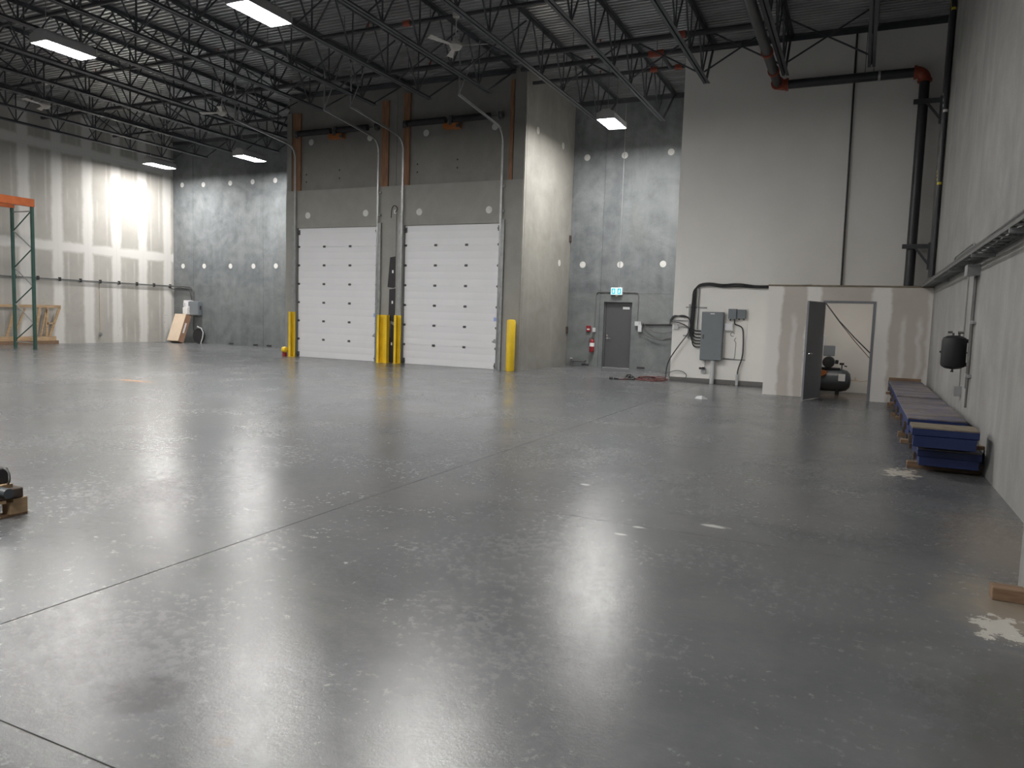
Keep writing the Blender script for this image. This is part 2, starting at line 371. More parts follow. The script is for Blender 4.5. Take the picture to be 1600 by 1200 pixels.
def panel_wall(name, axis, plane, depth, us, zs, mat, label, holes=(), gap=0.006, low=None):
    """concrete wall of cast panels; axis 'x' runs along x at y=plane (room side at plane, body at plane+depth)"""
    b = MB()
    lo, hi = us[0], us[-1]; zt = zs[-1]
    def bx(mb, u0, u1, d0, d1, z0, z1):
        if axis == 'x': mb.box(u0, u1, plane + d0, plane + d1, z0, z1)
        else: mb.box(plane + d0, plane + d1, u0, u1, z0, z1)
    sg = 1 if depth > 0 else -1
    segs = []
    cuts = sorted(set([lo, hi] + [h[0] for h in holes] + [h[1] for h in holes]))
    for c0, c1 in zip(cuts, cuts[1:]):
        hz = [h for h in holes if h[0] <= c0 + 1e-6 and h[1] >= c1 - 1e-6]
        segs.append((c0, c1, hz[0][3] if hz else zs[0]))
    for c0, c1, z0 in segs: bx(b, c0, c1, sg * 0.02, depth, z0, zt)
    wall = b.build(name, mat); struct(wall, label, 'wall')
    for u0, u1 in zip(us, us[1:]):
        for z0, z1 in zip(zs, zs[1:]):
            pcs = [(u0, u1, z0, z1)]
            for h in holes:
                new = []
                for (a, c, d, e) in pcs:
                    if h[1] <= a or h[0] >= c or h[3] <= d or h[2] >= e: new.append((a, c, d, e)); continue
                    if h[0] > a: new.append((a, h[0], d, e))
                    if h[1] < c: new.append((h[1], c, d, e))
                    if h[3] < e: new.append((max(a, h[0]), min(c, h[1]), h[3], e))
                pcs = new
            for (a, c, d, e) in pcs:
                if c - a < 0.02 or e - d < 0.02: continue
                g0 = gap if a == u0 and u0 != lo else 0; g1 = gap if c == u1 and u1 != hi else 0
                h0 = gap * .5 if d == z0 and z0 != zs[0] else 0; h1 = gap * .5 if e == z1 and z1 != zt else 0
                mb = MB(); bx(mb, a + g0, c - g1, 0.0, sg * 0.02, d + h0, e - h1)
                mb.build('concrete_panel', low if low and e < 3 else mat, wall)
    return wall
def patches(wall, axis, plane, sg, pts, r=0.105):
    for u, z in pts:
        prof = [(r, 0.0), (r * 0.98, 0.004)]
        m = MB()
        c = (u, plane, z) if axis == 'x' else (plane, u, z)
        m.lathe([(rr, -sg * t) for rr, t in prof], c, 'y' if axis == 'x' else 'x', 20)
        m.build('insert_patch', 'patch', wall, origin='center')

# ---- concrete back wall with the exit door opening
DX0, DX1, DZ = -7.68, -6.73, 2.16
wb = panel_wall('wall_back', 'x', YB, 0.25, [XL - 0.2, -26.28, -22.33, XKL, XK, -7.82, XW + 0.3], [0, 2.45, ZD + 0.2], 'concrete_back',
                'mottled grey tilt-up concrete back wall with round patches', holes=[(DX0, DX1, 0, DZ)], low='concrete_low')
for u in (-24.1, -22.75, -22.0, -8.25, -6.35): MB().box(u - 0.13, u + 0.13, YB - 0.006, YB + 0.001, 0.03, 0.09).build('embed_plate', 'rubber', wb)
patches(wb, 'x', YB, 1, [(-26.93, 6.78), (-25.68, 6.74), (-24.15, 6.73), (-22.92, 6.73), (-21.72, 6.73), (-20.4, 6.73),
                         (-26.91, 3.31), (-25.65, 3.31), (-24.14, 3.31), (-22.87, 3.31), (-21.67, 3.32), (-20.2, 3.32),
                         (-8.47, 6.84), (-7.20, 6.84), (-5.71, 6.85), (-8.48, 3.37), (-7.19, 3.37), (-5.79, 3.39)])
# ---- right wall
wr = panel_wall('wall_right', 'y', XR, 0.25, [YN - 0.2, 2.4, YR + 0.0, YW], [0, ZD + 0.2], 'concrete_right', 'grey concrete side wall carrying the cable tray and air tank')
m = MB().box(0.97, XR + 0.01, 4.72, 5.30, 0, ZD - 0.1)
tr = m.build('trim_1', 'concrete_right', bevel=0.012); struct(tr, 'narrow concrete pier standing out from right wall above timber offcut', 'pier')
# ---- wall behind the camera
wn = panel_wall('wall_rear', 'x', YN, -0.25, [XL - 0.2, -18, -9, XR + 0.2], [0, ZD + 0.2], 'concrete_back', 'concrete wall at the near end of warehouse')
# ---- left drywall wall
wl = MB().box(XL - 0.2, XL - 0.013, YN - 0.2, YB, 0, ZD + 0.2).build('wall_left', 'white_plastic'); struct(wl, 'unpainted taped drywall side wall with pale joint bands', 'wall')
zc = [(0.0, 3.655), (3.655, 7.31), (7.31, ZD + 0.2)]
ys = [YB]; yv = 23.18
while yv > YN: ys.append(yv); yv -= 1.22
ys.append(YN)
pan_full = None
for k in range(len(ys) - 1):
    y1, y0 = ys[k], ys[k + 1]
    for z0, z1 in zc:
        m = MB().box(XL - 0.013, XL, y0 + 0.001, y1 - 0.001, z0 + 0.001, z1 - 0.001)
        # origin in the middle of a whole 1.22 x 3.66 board so that the tape falls on the joints
        yc = (y0 + 0.61) if k == 0 else (y1 - 0.61) if k == len(ys) - 2 else (y0 + y1) / 2
        m.build('drywall_panel', 'drywall', wl, origin=(XL, yc, z0 + 1.8275))

# ---- dock block: front wall with two openings, raised centre, side wall
D = [(-17.16, -13.91), (-12.955, -9.63)]; DH = 4.265; ZS = 5.48; YU = 19.74
wd = MB().box(XKL, XK - 0.25, YU + 0.02, YU + 0.22, ZS, ZD + 0.2)
for a, b in ((XKL, D[0][0]), (D[0][1], D[1][0]), (D[1][1], XK - 0.25)): wd.box(a, b, YK + 0.02, YU + 0.22, 0, ZS)
wd.box(D[0][0], D[0][1], YK + 0.02, YU + 0.22, DH, ZS); wd.box(D[1][0], D[1][1], YK + 0.02, YU + 0.22, DH, ZS)
wd = wd.build('wall_dock', 'concrete_dock'); struct(wd, 'concrete enclosure front around the two white overhead doors', 'wall')
def dp(x0, x1, y0, z0, z1, nm='concrete_panel', mt='concrete_dock'):
    MB().box(x0, x1, y0, y0 + 0.02, z0, z1).build(nm, mt, wd)
g = 0.004
for a, b in ((XKL, D[0][0]), (D[0][1], D[1][0]), (D[1][1], XK - 0.021)): dp(a, b, YK, 0, ZS)
for a, b in D: dp(a, b, YK, DH, ZS)
um = -13.36
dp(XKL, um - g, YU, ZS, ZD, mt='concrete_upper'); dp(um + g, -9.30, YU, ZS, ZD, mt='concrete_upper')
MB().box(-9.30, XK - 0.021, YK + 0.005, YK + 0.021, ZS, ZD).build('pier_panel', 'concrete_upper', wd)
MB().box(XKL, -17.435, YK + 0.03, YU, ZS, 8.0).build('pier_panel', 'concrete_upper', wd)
patches(wd, 'x', YK, 1, [(-16.71, 4.67), (-14.40, 4.68), (-12.41, 4.66), (-10.03, 4.65)])
patches(wd, 'x', YU, 1, [(-16.71, 7.05), (-14.38, 7.03), (-12.31, 7.03), (-9.98, 7.04)], 0.10)
for u, z in ((-16.9, 6.02), (-16.9, 5.78), (-15.55, 6.1), (-15.55, 5.84), (-14.05, 6.12), (-14.05, 5.88), (-12.6, 6.12), (-12.6, 5.88), (-11.2, 6.18), (-11.2, 5.94)):
    MB().lathe([(0.028, 0.0), (0.026, -0.003)], (u, YU, z), 'y', 10).build('tie_hole_plug', 'rubber', wd, origin='center')
ws = panel_wall('wall_dock_side', 'y', XK, -0.25, [YK + 0.021, 19.74, YB], [0, ZD + 0.2], 'concrete_side', 'pale concrete return wall of dock enclosure beside exit door')
patches(ws, 'y', XK, -1, [(20.48, 7.03), (22.51, 7.03), (22.56, 3.35)])
wdl = MB().box(XKL, XKL + 0.2, YU + 0.22, YB, 0, ZD + 0.2).build('wall_dock_far_side', 'concrete_back'); struct(wdl, 'concrete far side wall of dock enclosure, facing the drywall wall', 'wall')
# timber posts bolted on the raised front wall
for x0, x1, z1, lb in ((-17.43, -17.10, 8.0, 'brown timber post left of the left overhead door spring'), (-13.90, -13.64, 8.1, 'brown timber post right of the left overhead door spring'),
                   (-13.10, -12.86, 8.25, 'brown timber post left of the right overhead door spring'), (-9.48, -9.36, 8.3, 'thin brown timber post right of the right overhead door spring')):
    tag(MB().box(x0, x1, YU - 0.062, YU - 0.002, ZS + 0.002, z1).build('timber_post', 'post', bevel=0.004), lb, 'post', 'timber posts above the overhead doors')

# ---- white painted wall and its base
ww = MB().box(XW, XR, YW, YW + 0.2, 0, ZD + 0.2).box(XW, XW + 0.2, YW + 0.2, YB, 0, ZD + 0.2).build('wall_white', 'white_wall'); struct(ww, 'tall plain white painted wall behind the electrical panel', 'wall')
bb = MB().prism([(YW - 0.012, 0.0), (YW - 0.001, 0.0), (YW - 0.001, 0.115), (YW - 0.006, 0.115), (YW - 0.012, 0.10)], 'x', XW, XRM - 0.01).build('baseboard_white_wall', 'base')
struct(bb, 'dark vinyl base along the foot of white wall', 'baseboard')

# ---- compressor room partition
OX0, OX1, OZ = -0.77, 0.27, 2.14
wc = MB().box(XRM, OX0, YR, YR + 0.13, 0, ZROOM).box(OX1, XR, YR, YR + 0.13, 0, ZROOM).box(OX0, OX1, YR, YR + 0.13, OZ, ZROOM).box(XRM, XRM + 0.13, YR + 0.13, YW, 0, ZROOM)
wc = wc.build('wall_compressor_room', 'room_wall'); struct(wc, 'low taped drywall partition around the compressor', 'wall')
cr = MB().box(XRM - 0.01, XR - 0.001, YR - 0.01, YW - 0.001, ZROOM, ZROOM + 0.035).build('ceiling_compressor_room', 'ply_edge'); struct(cr, 'thin sheet lid over the low compressor room', 'ceiling')

# ---- steel deck, ribs along x
ceil = MB(); P_, y = 0.1524, YN - 0.2; pr = []
while y < YB + 0.1:
    pr += [(y, ZD), (y + 0.062, ZD), (y + 0.068, ZD + 0.065), (y + 0.146, ZD + 0.065)]; y += P_
vs = [(x_, q[0], q[1]) for x_ in (XL - 0.2, XR + 0.2) for q in pr]; n_ = len(pr)
ceil.add(vs, [(i, i + 1, n_ + i + 1, n_ + i) for i in range(n_ - 1)])
ceil.box(XL - 0.2, XR + 0.2, YN - 0.2, YB + 0.2, ZD + 0.16, ZD + 0.26)
ceil = ceil.build('ceiling', 'deck', smooth=False); struct(ceil, 'ribbed galvanised steel roof deck', 'ceiling')
# ledger angles where the deck meets the walls
for nm, x0, x1, yy in (('trim_2', XL, XKL, YB), ('trim_3', XKL, XK, YK + 0.14), ('trim_4', XK, XW, YB), ('trim_5', XW, XR, YW)):
    t_ = MB().box(x0, x1, yy - 0.012, yy - 0.001, ZD - 0.13, ZD - 0.001).box(x0, x1, yy - 0.11, yy - 0.012, ZD - 0.014, ZD - 0.001).build(nm, 'steel')
    struct(t_, {'trim_2': 'dark steel ledger angle under deck on the left back wall', 'trim_3': 'dark steel ledger angle under deck over the overhead doors',
                'trim_4': 'dark steel ledger angle under deck above the exit door wall', 'trim_5': 'dark steel ledger angle under deck on the white wall'}[nm], 'ledger')

# ================================================================== DOORS
def overhead_door(name, x0, x1, label):
    d = thing(name, ((x0 + x1) / 2, YK + 0.07, 0), label, 'door'); d['kind'] = 'structure'
    n, hh = 7, DH / 7
    for i in range(n):
        z0, z1 = i * hh, (i + 1) * hh
        y_ = YK + 0.05
        prof = [(y_, z0 + 0.002), (y_ + 0.006, z0), (y_ + 0.05, z0), (y_ + 0.05, z1 - 0.001), (y_ + 0.006, z1 - 0.001), (y_, z1 - 0.003)]
        # two pressed lines per section
        for t in (0.68, 0.32):
            zz = z0 + hh * t
            prof += [(y_, zz + 0.005), (y_ + 0.0010, zz), (y_, zz - 0.005)]
        p = MB().prism(prof, 'x', x0 + 0.03, x1 - 0.03).build('door_section', 'door_white', d)
        if i < n - 1:
            for hx in (x0 + 0.05, x0 + 0.34 * (x1 - x0), x0 + 0.66 * (x1 - x0), x1 - 0.05):
                MB().box(hx - 0.045, hx + 0.045, y_ - 0.012, y_, z1 - 0.035, z1 + 0.035).cyl((hx - 0.055, y_ - 0.012, z1), (hx + 0.055, y_ - 0.012, z1), 0.012, 8).build('hinge', 'hinge', p)
    MB().box(x0 + 0.03, x1 - 0.03, YK + 0.04, YK + 0.10, -0.0, 0.004).build('bottom_seal', 'rubber', d)
    for zz in (DH - 0.14, 0.10):
        for hx in (x0 + 0.05, x1 - 0.05):
            MB().box(hx - 0.05, hx + 0.05, YK + 0.03, YK + 0.05, zz - 0.08, zz + 0.08).cyl((hx - 0.06, YK + 0.025, zz), (hx + 0.06, YK + 0.025, zz), 0.02, 8).build('corner_bracket', 'hinge', d)
    MB().box(x1 - 0.16, x1 - 0.06, YK + 0.046, YK + 0.05, 1.42, 1.53).build('sticker', 'blue_label', d)
    MB().prism([(x1 - 0.20, 0.80), (x1 - 0.04, 0.76), (x1 - 0.04, 0.88), (x1 - 0.11, 0.90)], 'y', YK + 0.03, YK + 0.05).build('latch', 'galv_dull', d)
    return d
overhead_door('door_1', *D[0], 'white sectional overhead door, the left of two')
overhead_door('door_2', *D[1], 'white sectional overhead door, the right of two')

# exit door in the back wall
d3 = thing('door_3', ((DX0 + DX1) / 2, YB + 0.12, 0), 'charcoal steel exit door under the lit exit sign', 'door'); d3['kind'] = 'structure'
MB().box(DX0, DX0 + 0.05, YB + 0.08, YB + 0.22, 0, DZ).box(DX1 - 0.05, DX1, YB + 0.08, YB + 0.22, 0, DZ).box(DX0 + 0.05, DX1 - 0.05, YB + 0.08, YB + 0.22, DZ - 0.05, DZ).build('door_frame', 'door_grey', d3)
lf = MB().box(DX0 + 0.055, DX1 - 0.055, YB + 0.10, YB + 0.145, 0.025, DZ - 0.055).build('door_leaf', 'door_grey', d3, bevel=0.003)
MB().box(DX1 - 0.33, DX1 - 0.10, YB + 0.085, YB + 0.10, 1.93, 2.01).build('door_plate', 'grey_light', lf)
MB().cyl((DX0 + 0.13, YB + 0.10, 0.97), (DX0 + 0.13, YB + 0.085, 0.97), 0.035).cyl((DX0 + 0.13, YB + 0.09, 0.97), (DX0 + 0.13, YB + 0.045, 0.97), 0.011, 8).bar((DX0 + 0.12, YB + 0.05, 0.97), (DX0 + 0.26, YB + 0.05, 0.965), 0.018, 0.022).cyl((DX0 + 0.12, YB + 0.10, 1.06), (DX0 + 0.12, YB + 0.082, 1.06), 0.028).build('door_handle', 'chrome', lf)
MB().box(DX0 + 0.02, DX1 - 0.02, YB + 0.0, YB + 0.2, 0.0, 0.02).build('threshold', 'galv', d3)

# compressor room door, swung open towards the camera
d4 = thing('door_4', (OX0, YR, 0), 'grey door standing open at the compressor room', 'door'); d4['kind'] = 'structure'
MB().box(OX0, OX0 + 0.05, YR - 0.012, YR + 0.142, 0, OZ).box(OX1 - 0.05, OX1, YR - 0.012, YR + 0.142, 0, OZ).box(OX0 + 0.05, OX1 - 0.05, YR - 0.012, YR + 0.142, OZ - 0.05, OZ).build('door_frame', 'door_mid', d4)
hx, hy = OX0 + 0.03, YR - 0.02
dv = Vector((-1.0 - hx, 16.86 - hy, 0)); L_ = 0.90; dv.normalize(); nv = Vector((-dv.y, dv.x, 0))
def leafpt(t, o, z): q = Vector((hx, hy, 0)) + dv * t + nv * o; return (q.x, q.y, z)
lf4 = MB().add([leafpt(t, o, z) for z in (0.015, 2.10) for t in (0.01, L_) for o in (-0.022, 0.022)],
               [(0, 1, 3, 2), (4, 6, 7, 5), (0, 4, 5, 1), (2, 3, 7, 6), (0, 2, 6, 4), (1, 5, 7, 3)]).build('door_leaf', 'door_mid', d4, bevel=0.003)
mh = MB()
for sg in (-1, 1):
    mh.cyl(leafpt(L_ - 0.07, sg * 0.022, 1.0), leafpt(L_ - 0.07, sg * 0.035, 1.0), 0.034)
    mh.cyl(leafpt(L_ - 0.07, sg * 0.03, 1.0), leafpt(L_ - 0.07, sg * 0.075, 1.0), 0.010, 8)
    mh.bar(leafpt(L_ - 0.06, sg * 0.072, 1.0), leafpt(L_ - 0.19, sg * 0.072, 0.995), 0.018, 0.020)
mh.build('door_handle', 'chrome', lf4)
for zz in (0.25, 1.05, 1.88): MB().cyl((hx - 0.005, hy + 0.0, zz - 0.05), (hx - 0.005, hy + 0.0, zz + 0.05), 0.014, 8).build('hinge', 'chrome', d4)

# ================================================================== ROOF STEEL
JX = [-3.83 - 1.83 * k for k in range(-2, 13)]
ZB, ZT = 7.44, 8.575
def chord(y0, y1, z, up):
    m = MB(); s_ = 1 if up else -1
    for sd in (-1, 1):
        m.box(sd * 0.012, sd * 0.080, y0, y1, z, z + s_ * 0.008)
        m.box(sd * 0.012, sd * 0.020, y0, y1, z, z + s_ * 0.075)
    return m
bar_v = MB().box(-0.012, 0.012, -0.016, 0.016, ZB + 0.05, ZT - 0.05)
bar_d1 = MB().bar((0, 0, ZB + 0.03), (0, 0.66, ZT - 0.03), 0.024, 0.034, (1, 0, 0))
bar_d2 = MB().bar((0, 0, ZB + 0.03), (0, -0.66, ZT - 0.03), 0.024, 0.034, (1, 0, 0))
tmp = [b.build('tmp', 'steel', origin=(0, 0, 0)) for b in (bar_v, bar_d1, bar_d2)]
webmesh = [t.data for t in tmp]
for t in tmp: bpy.data.objects.remove(t)
for nm_, me_ in zip(('web_vertical', 'web_diagonal_up', 'web_diagonal_down'), webmesh): me_.name = nm_
cache = {}
def joist(i, x):
    ye = YW if x > XW else YB if x > XK else YK + 0.14 if x > XKL else YB
    be = {YW: 19.06, YB: 22.15}.get(ye, 18.04)
    j = thing('roof_joist', (x, 8.0, ZB), 'dark open-web steel roof joist, %s from the right wall' % ordinal(i), 'roof joist', 'open-web roof joists')
    if ye not in cache:
        a = chord(YN, ye - 0.002, ZT, False); b = chord(YN, be, ZB, True)
        ob = [a.build('t', 'steel', origin=(0, 8.0, ZB)), b.build('t', 'steel', origin=(0, 8.0, ZB)),
              MB().bar((0, be - 0.12, ZB + 0.03), (0, ye - 0.12, ZT - 0.05), 0.03, 0.05, (1, 0, 0)).build('t', 'steel', origin=(0, 8.0, ZB))]
        cache[ye] = [o.data for o in ob]
        for o in ob: bpy.data.objects.remove(o)
        for me_, nm_ in zip(cache[ye], ('top_chord', 'bottom_chord', 'end_bar')): me_.name = nm_
    for me_, nm_ in zip(cache[ye], ('top_chord', 'bottom_chord', 'end_bar')): inst(me_, nm_, j, (0, 0, 0))
    y = be - 0.62
    while y > YN + 0.7:
        for me_ in webmesh: inst(me_, 'web_bar', j, (0, y - 8.0, -ZB))
        y -= 1.42
    return j
for i, x in enumerate(JX): joist(i, x)
# cross bridging between joists
rows = [(18.35, 'row nearest the doors'), (12.6, 'middle row'), (6.4, 'row nearest the camera')]
bm1 = MB().bar((0.06, 0, ZB + 0.06), (1.77, 0, ZT - 0.10), 0.02, 0.035).build('t', 'steel', origin=(0.915, 0, ZB)).data
bm2 = MB().bar((0.06, 0.03, ZT - 0.10), (1.77, 0.03, ZB + 0.06), 0.02, 0.035).build('t', 'steel', origin=(0.915, 0, ZB)).data
for o in [o for o in COL.objects if o.name.split('.')[0] == 't']: bpy.data.objects.remove(o)
bm1.name = bm2.name = 'brace_bar'
for y_, rl in rows:
    for i in range(len(JX) - 1):
        if y_ > 15 and -17.8 < JX[i + 1] < -9.2: yy = 16.4
        else: yy = y_
        b = thing('cross_brace', (JX[i + 1] + 0.915, yy, ZB), 'steel cross brace between %s and %s joists from right, %s' % (ordinal(i), ordinal(i + 1), rl), 'cross brace', 'cross bracing between the joists')
        inst(bm1, 'brace_bar', b, (0, 0, 0)); inst(bm2, 'brace_bar', b, (0, 0, 0))

# ================================================================== SPRINKLER PIPES
def flange(mb, a, b, r, n=14): return mb.cyl(a, b, r, n)
mp = thing('sprinkler_main', (0.94, 19.52, ZROOM + 0.04), 'thick black sprinkler riser with orange elbows on the white wall', 'pipe')
rm, ym, zm, xm = 0.105, 19.52, 7.37, 0.94
XM = -2.20
MB().cyl((XM, 3.0, zm), (XM, ym - 0.20, zm), rm, 16).build('pipe', 'pipe', mp)
MB().cyl((XM + 0.20, ym, zm), (xm - 0.20, ym, zm), rm, 16).build('pipe', 'pipe', mp)
MB().cyl((xm, ym, zm - 0.20), (xm, ym, ZROOM + 0.04), rm, 16).build('pipe', 'pipe', mp)
e1 = arc((XM + 0.2, ym - 0.2, zm), 0.2, 180, 90, 8, 'xy')
MB().tube(e1, 0.128, 16).cyl(e1[0] + Vector((0, -0.03, 0)), e1[0] + Vector((0, 0.03, 0)), 0.15).cyl(e1[-1] + Vector((-0.03, 0, 0)), e1[-1] + Vector((0.03, 0, 0)), 0.15).build('elbow', 'orange', mp)
e2 = arc((xm - 0.2, ym, zm - 0.2), 0.2, 90, 0, 8, 'xz')
MB().tube(e2, 0.128, 16).cyl(e2[0] + Vector((-0.03, 0, 0)), e2[0] + Vector((0.03, 0, 0)), 0.15).cyl(e2[-1] + Vector((0, 0, -0.03)), e2[-1] + Vector((0, 0, 0.03)), 0.15).build('elbow', 'orange', mp)
for yy in (7.2, 12.4, 17.1, 18.4): MB().cyl((XM, yy - 0.05, zm), (XM, yy + 0.05, zm), 0.128).build('coupling', 'orange', mp)
for xx in (-0.30, -0.12): MB().bar((xx, ym, zm + 0.1), (xx, ym, ZD), 0.05, 0.012).build('hanger', 'steel', mp)
MB().cyl((-0.02, ym, zm), (0.03, ym, zm), 0.118).build('hanger_ring', 'galv', mp)
for y_ in (9.0, 13.0, 16.5): MB().cyl((XM, y_, zm), (XM, y_, ZD), 0.01, 6).build('hanger', 'galv_dull', mp)
# wall brackets carrying the riser
for zz, lb in ((6.68, 'upper dark steel wall bracket holding the black riser'), (3.46, 'lower dark steel wall bracket holding the black riser')):
    b = thing('pipe_bracket', (XR - 0.01, ym, zz - 0.5), lb, 'bracket', 'riser brackets')
    MB().box(0.74, XR - 0.03, ym - 0.17, ym - 0.11, zz - 0.05, zz + 0.05).build('arm', 'steel', b)
    MB().box(XR - 0.06, XR - 0.002, ym - 0.19, ym - 0.11, zz - 0.52, zz + 0.08).build('wall_strut', 'steel', b)
    MB().bar((1.02, ym - 0.14, zz - 0.05), (XR - 0.04, ym - 0.14, zz - 0.40), 0.04, 0.05).build('brace', 'steel', b)
    MB().tube(arc((xm, ym, zz), 0.118, 0, 360, 16, 'xy'), 0.012, 6, caps=False).build('clamp', 'galv_dull', b)
# branch lines along x
def branch(y, x0, x1, z, label, r=0.045, heads=True, fit=()):
    t = thing('sprinkler_pipe', ((x0 + x1) / 2, y, z), label, 'pipe', 'sprinkler branch pipes')
    MB().cyl((x0, y, z), (x1, y, z), r, 10).build('pipe', 'pipe', t)
    x = x0 + 1.3; k = 0
    while x < x1 - 0.3:
        MB().cyl((x, y, z), (x, y, ZD), 0.008, 6).build('hanger', 'steel', t)
        if heads and k % 2 == 0:
            MB().cyl((x + 0.7, y, z + 0.04), (x + 0.7, y, z + 0.12), 0.014, 8).cyl((x + 0.7, y, z + 0.12), (x + 0.7, y, z + 0.13), 0.03, 10).build('sprinkler_head', 'orange', t)
        x += 2.4; k += 1
    for fx in fit: MB().cyl((fx - 0.09, y, z), (fx + 0.09, y, z), r + 0.022, 12).build('fitting', 'orange', t)
    return t
branch(8.3, XL + 0.1, XM - 0.1, 8.20, 'black sprinkler branch pipe nearest the camera', fit=(-6.2, -12.0))
branch(11.6, XL + 0.1, XM - 0.1, 8.20, 'black sprinkler branch pipe crossing the near lamps', fit=(-8.4, -14.1))
branch(14.95, XL + 0.1, XM - 0.1, 8.20, 'black sprinkler branch pipe crossing above the white fan', fit=(-9.9, -5.0))
branch(17.75, XL + 0.1, XM - 0.1, 8.20, 'thick black branch pipe in front of the overhead doors', 0.065, fit=(-4.2,))
branch(18.75, XK + 0.2, -3.0, 8.20, 'black branch pipe with orange tee beside the dock enclosure', 0.06, fit=(-4.95, -5.15))
branch(19.9, XK + 0.05, XW - 0.05, 8.20, 'short black branch pipe before the exit door wall', 0.05, fit=(-4.75, -5.4))
branch(20.6, XL + 0.1, XKL - 0.05, 8.20, 'short black branch pipe in the far left bay', 0.05)
xp = thing('sprinkler_cross_pipe', (-4.95, 19.5, 8.2), 'short black pipe linking two branch pipes left of the white wall', 'pipe')
MB().cyl((-4.95, 18.835, 8.2), (-4.95, 19.825, 8.2), 0.05, 10).build('pipe', 'pipe', xp)

# ================================================================== OVERHEAD DOOR HARDWARE
def track(x, sd, lb):
    """sd: +1 when the door lies to the right of the rail"""
    t = thing('door_track', (x, YK - 0.05, 0), lb, 'door track', 'overhead door tracks')
    y0 = YK - 0.055
    path = [(y0, 0.0), (y0, 6.45), (y0 - 0.02, 6.62), (y0 - 0.09, 6.77), (y0 - 0.21, 6.87), (y0 - 0.40, 6.92), (16.9, 7.13)]
    def rail(off, wx, wy, nm, pts, mt):
        m = MB()
        for a, b in zip(pts, pts[1:]):
            m.bar((x + off, a[0], a[1]), (x + off, b[0], b[1]), wy, wx, (1, 0, 0))
        return m.build(nm, mt, t)
    rail(0.0, 0.012, 0.07, 'vertical_rail', path[:2], 'galv')
    m = MB().box(x - 0.03, x + 0.03, y0 - 0.035, y0 - 0.028, 0, 6.45); m.build('rail_lip', 'galv', t)
    rail(0.0, 0.04, 0.06, 'curved_rail', path[1:6], 'galv')
    rail(0.0, 0.045, 0.06, 'overhead_rail', path[5:], 'galv')
    MB().box(x - sd * 0.02, x - sd * 0.12, YK - 0.075, YK - 0.002, 0, 4.35).build('jamb_angle', 'galv_dull', t)
    for z in (0.5, 1.5, 2.5, 3.5, 4.6, 5.3):
        MB().box(x - sd * 0.012, x - sd * 0.09, y0 - 0.005, YK - 0.002, z - 0.03, z + 0.03).build('bracket', 'galv_dull', t)
    MB().bar((x, 16.93, 7.13), (x, 16.93, ZD - 0.002), 0.035, 0.035).build('hanger', 'galv', t)
    MB().bar((x, 16.93, 7.15), (x + 0.45, 17.15, 8.5), 0.035, 0.02).build('hanger', 'galv', t)
track(D[0][0] - 0.025, 1, 'galvanised rail at left edge of the left overhead door')
track(D[0][1] + 0.025, -1, 'galvanised rail at right edge of the left overhead door')
track(D[1][0] - 0.025, 1, 'galvanised rail at left edge of the right overhead door')
track(D[1][1] + 0.025, -1, 'galvanised rail at right edge of the right overhead door')
for (a, b), lb in zip(D, ('black torsion springs on a shaft above the left overhead door', 'black torsion springs on a shaft above the right overhead door')):
    z, y = 7.30, YU - 0.20; mid = (a + b) / 2 + 0.05
    t = thing('torsion_spring', (mid, y, z), lb, 'spring', 'torsion springs')
    MB().cyl((a - 0.02, y, z), (b + 0.02, y, z), 0.014, 8).build('shaft', 'steel', t)
    for s0, s1 in ((a + 0.16, mid - 0.28), (mid + 0.02, b - 0.42)):
        n = 36; prof = []
        for k in range(n + 1):
            u = s0 + (s1 - s0) * k / n; prof += [(0.095, u), (0.085, u + (s1 - s0) / n * 0.5)]
        MB().lathe([(0.03, s0)] + prof[:-1] + [(0.03, s1)], (0, y, z), 'x', 14).build('spring', 'rubber', t)
    MB().box(mid - 0.36, mid + 0.16, y - 0.02, YU - 0.002, z - 0.24, z - 0.10).build('centre_pad', 'stain_orange', t)
    MB().box(mid - 0.16, mid - 0.06, y - 0.03, y + 0.04, z - 0.16, z + 0.12).box(mid + 0.10, mid + 0.20, y - 0.05, y + 0.03, z - 0.24, z - 0.15).build('centre_bracket', 'hinge', t)
    for dx in (a + 0.04, b - 0.06):
        MB().lathe([(0.05, dx - 0.06), (0.10, dx - 0.04), (0.085, dx - 0.03), (0.085, dx + 0.03), (0.10, dx + 0.04), (0.05, dx + 0.06)], (0, y, z), 'x', 16).build('cable_drum', 'hinge', t)
        MB().box(dx - 0.10, dx - 0.08, y - 0.06, YU - 0.062, z - 0.12, z + 0.10).build('end_bracket', 'galv_dull', t)

# yellow guards and bollard
def guard(x0, x1, z1, lb, open_=True):
    t = thing('track_guard', ((x0 + x1) / 2, YK - 0.22, 0), lb, 'guard post', 'yellow track guards')
    y0 = YK - 0.26
    MB().box(x0, x0 + 0.08, y0, y0 + 0.012, 0.012, z1).box(x0, x0 + 0.012, y0 + 0.012, y0 + 0.17, 0.012, z1).build('near_flange', 'yellow', t)
    MB().box(x0 + 0.012, x1, y0 + 0.158, y0 + 0.17, 0.012, z1).build('web', 'yellow', t)
    if x1 - x0 > 0.2: MB().box(x1 - 0.012, x1, y0 + 0.03, y0 + 0.158, 0.012, z1).box(x1 - 0.05, x1, y0 + 0.018, y0 + 0.03, 0.012, z1).build('far_flange', 'yellow', t)
    MB().box(x0 - 0.02, x1 + 0.02, y0 - 0.02, y0 + 0.2, 0, 0.012).build('base_plate', 'yellow', t)
guard(-17.27, -17.13, 1.50, 'yellow steel guard at the far left jamb of overhead doors')
guard(-13.72, -13.36, 1.50, 'wide yellow channel guard left of the black sheets')
guard(-13.08, -12.93, 1.50, 'narrow yellow guard right of the black sheets')
bl = thing('bollard', (-9.06, 19.32, 0), 'round yellow bollard at the right jamb of overhead doors', 'bollard')
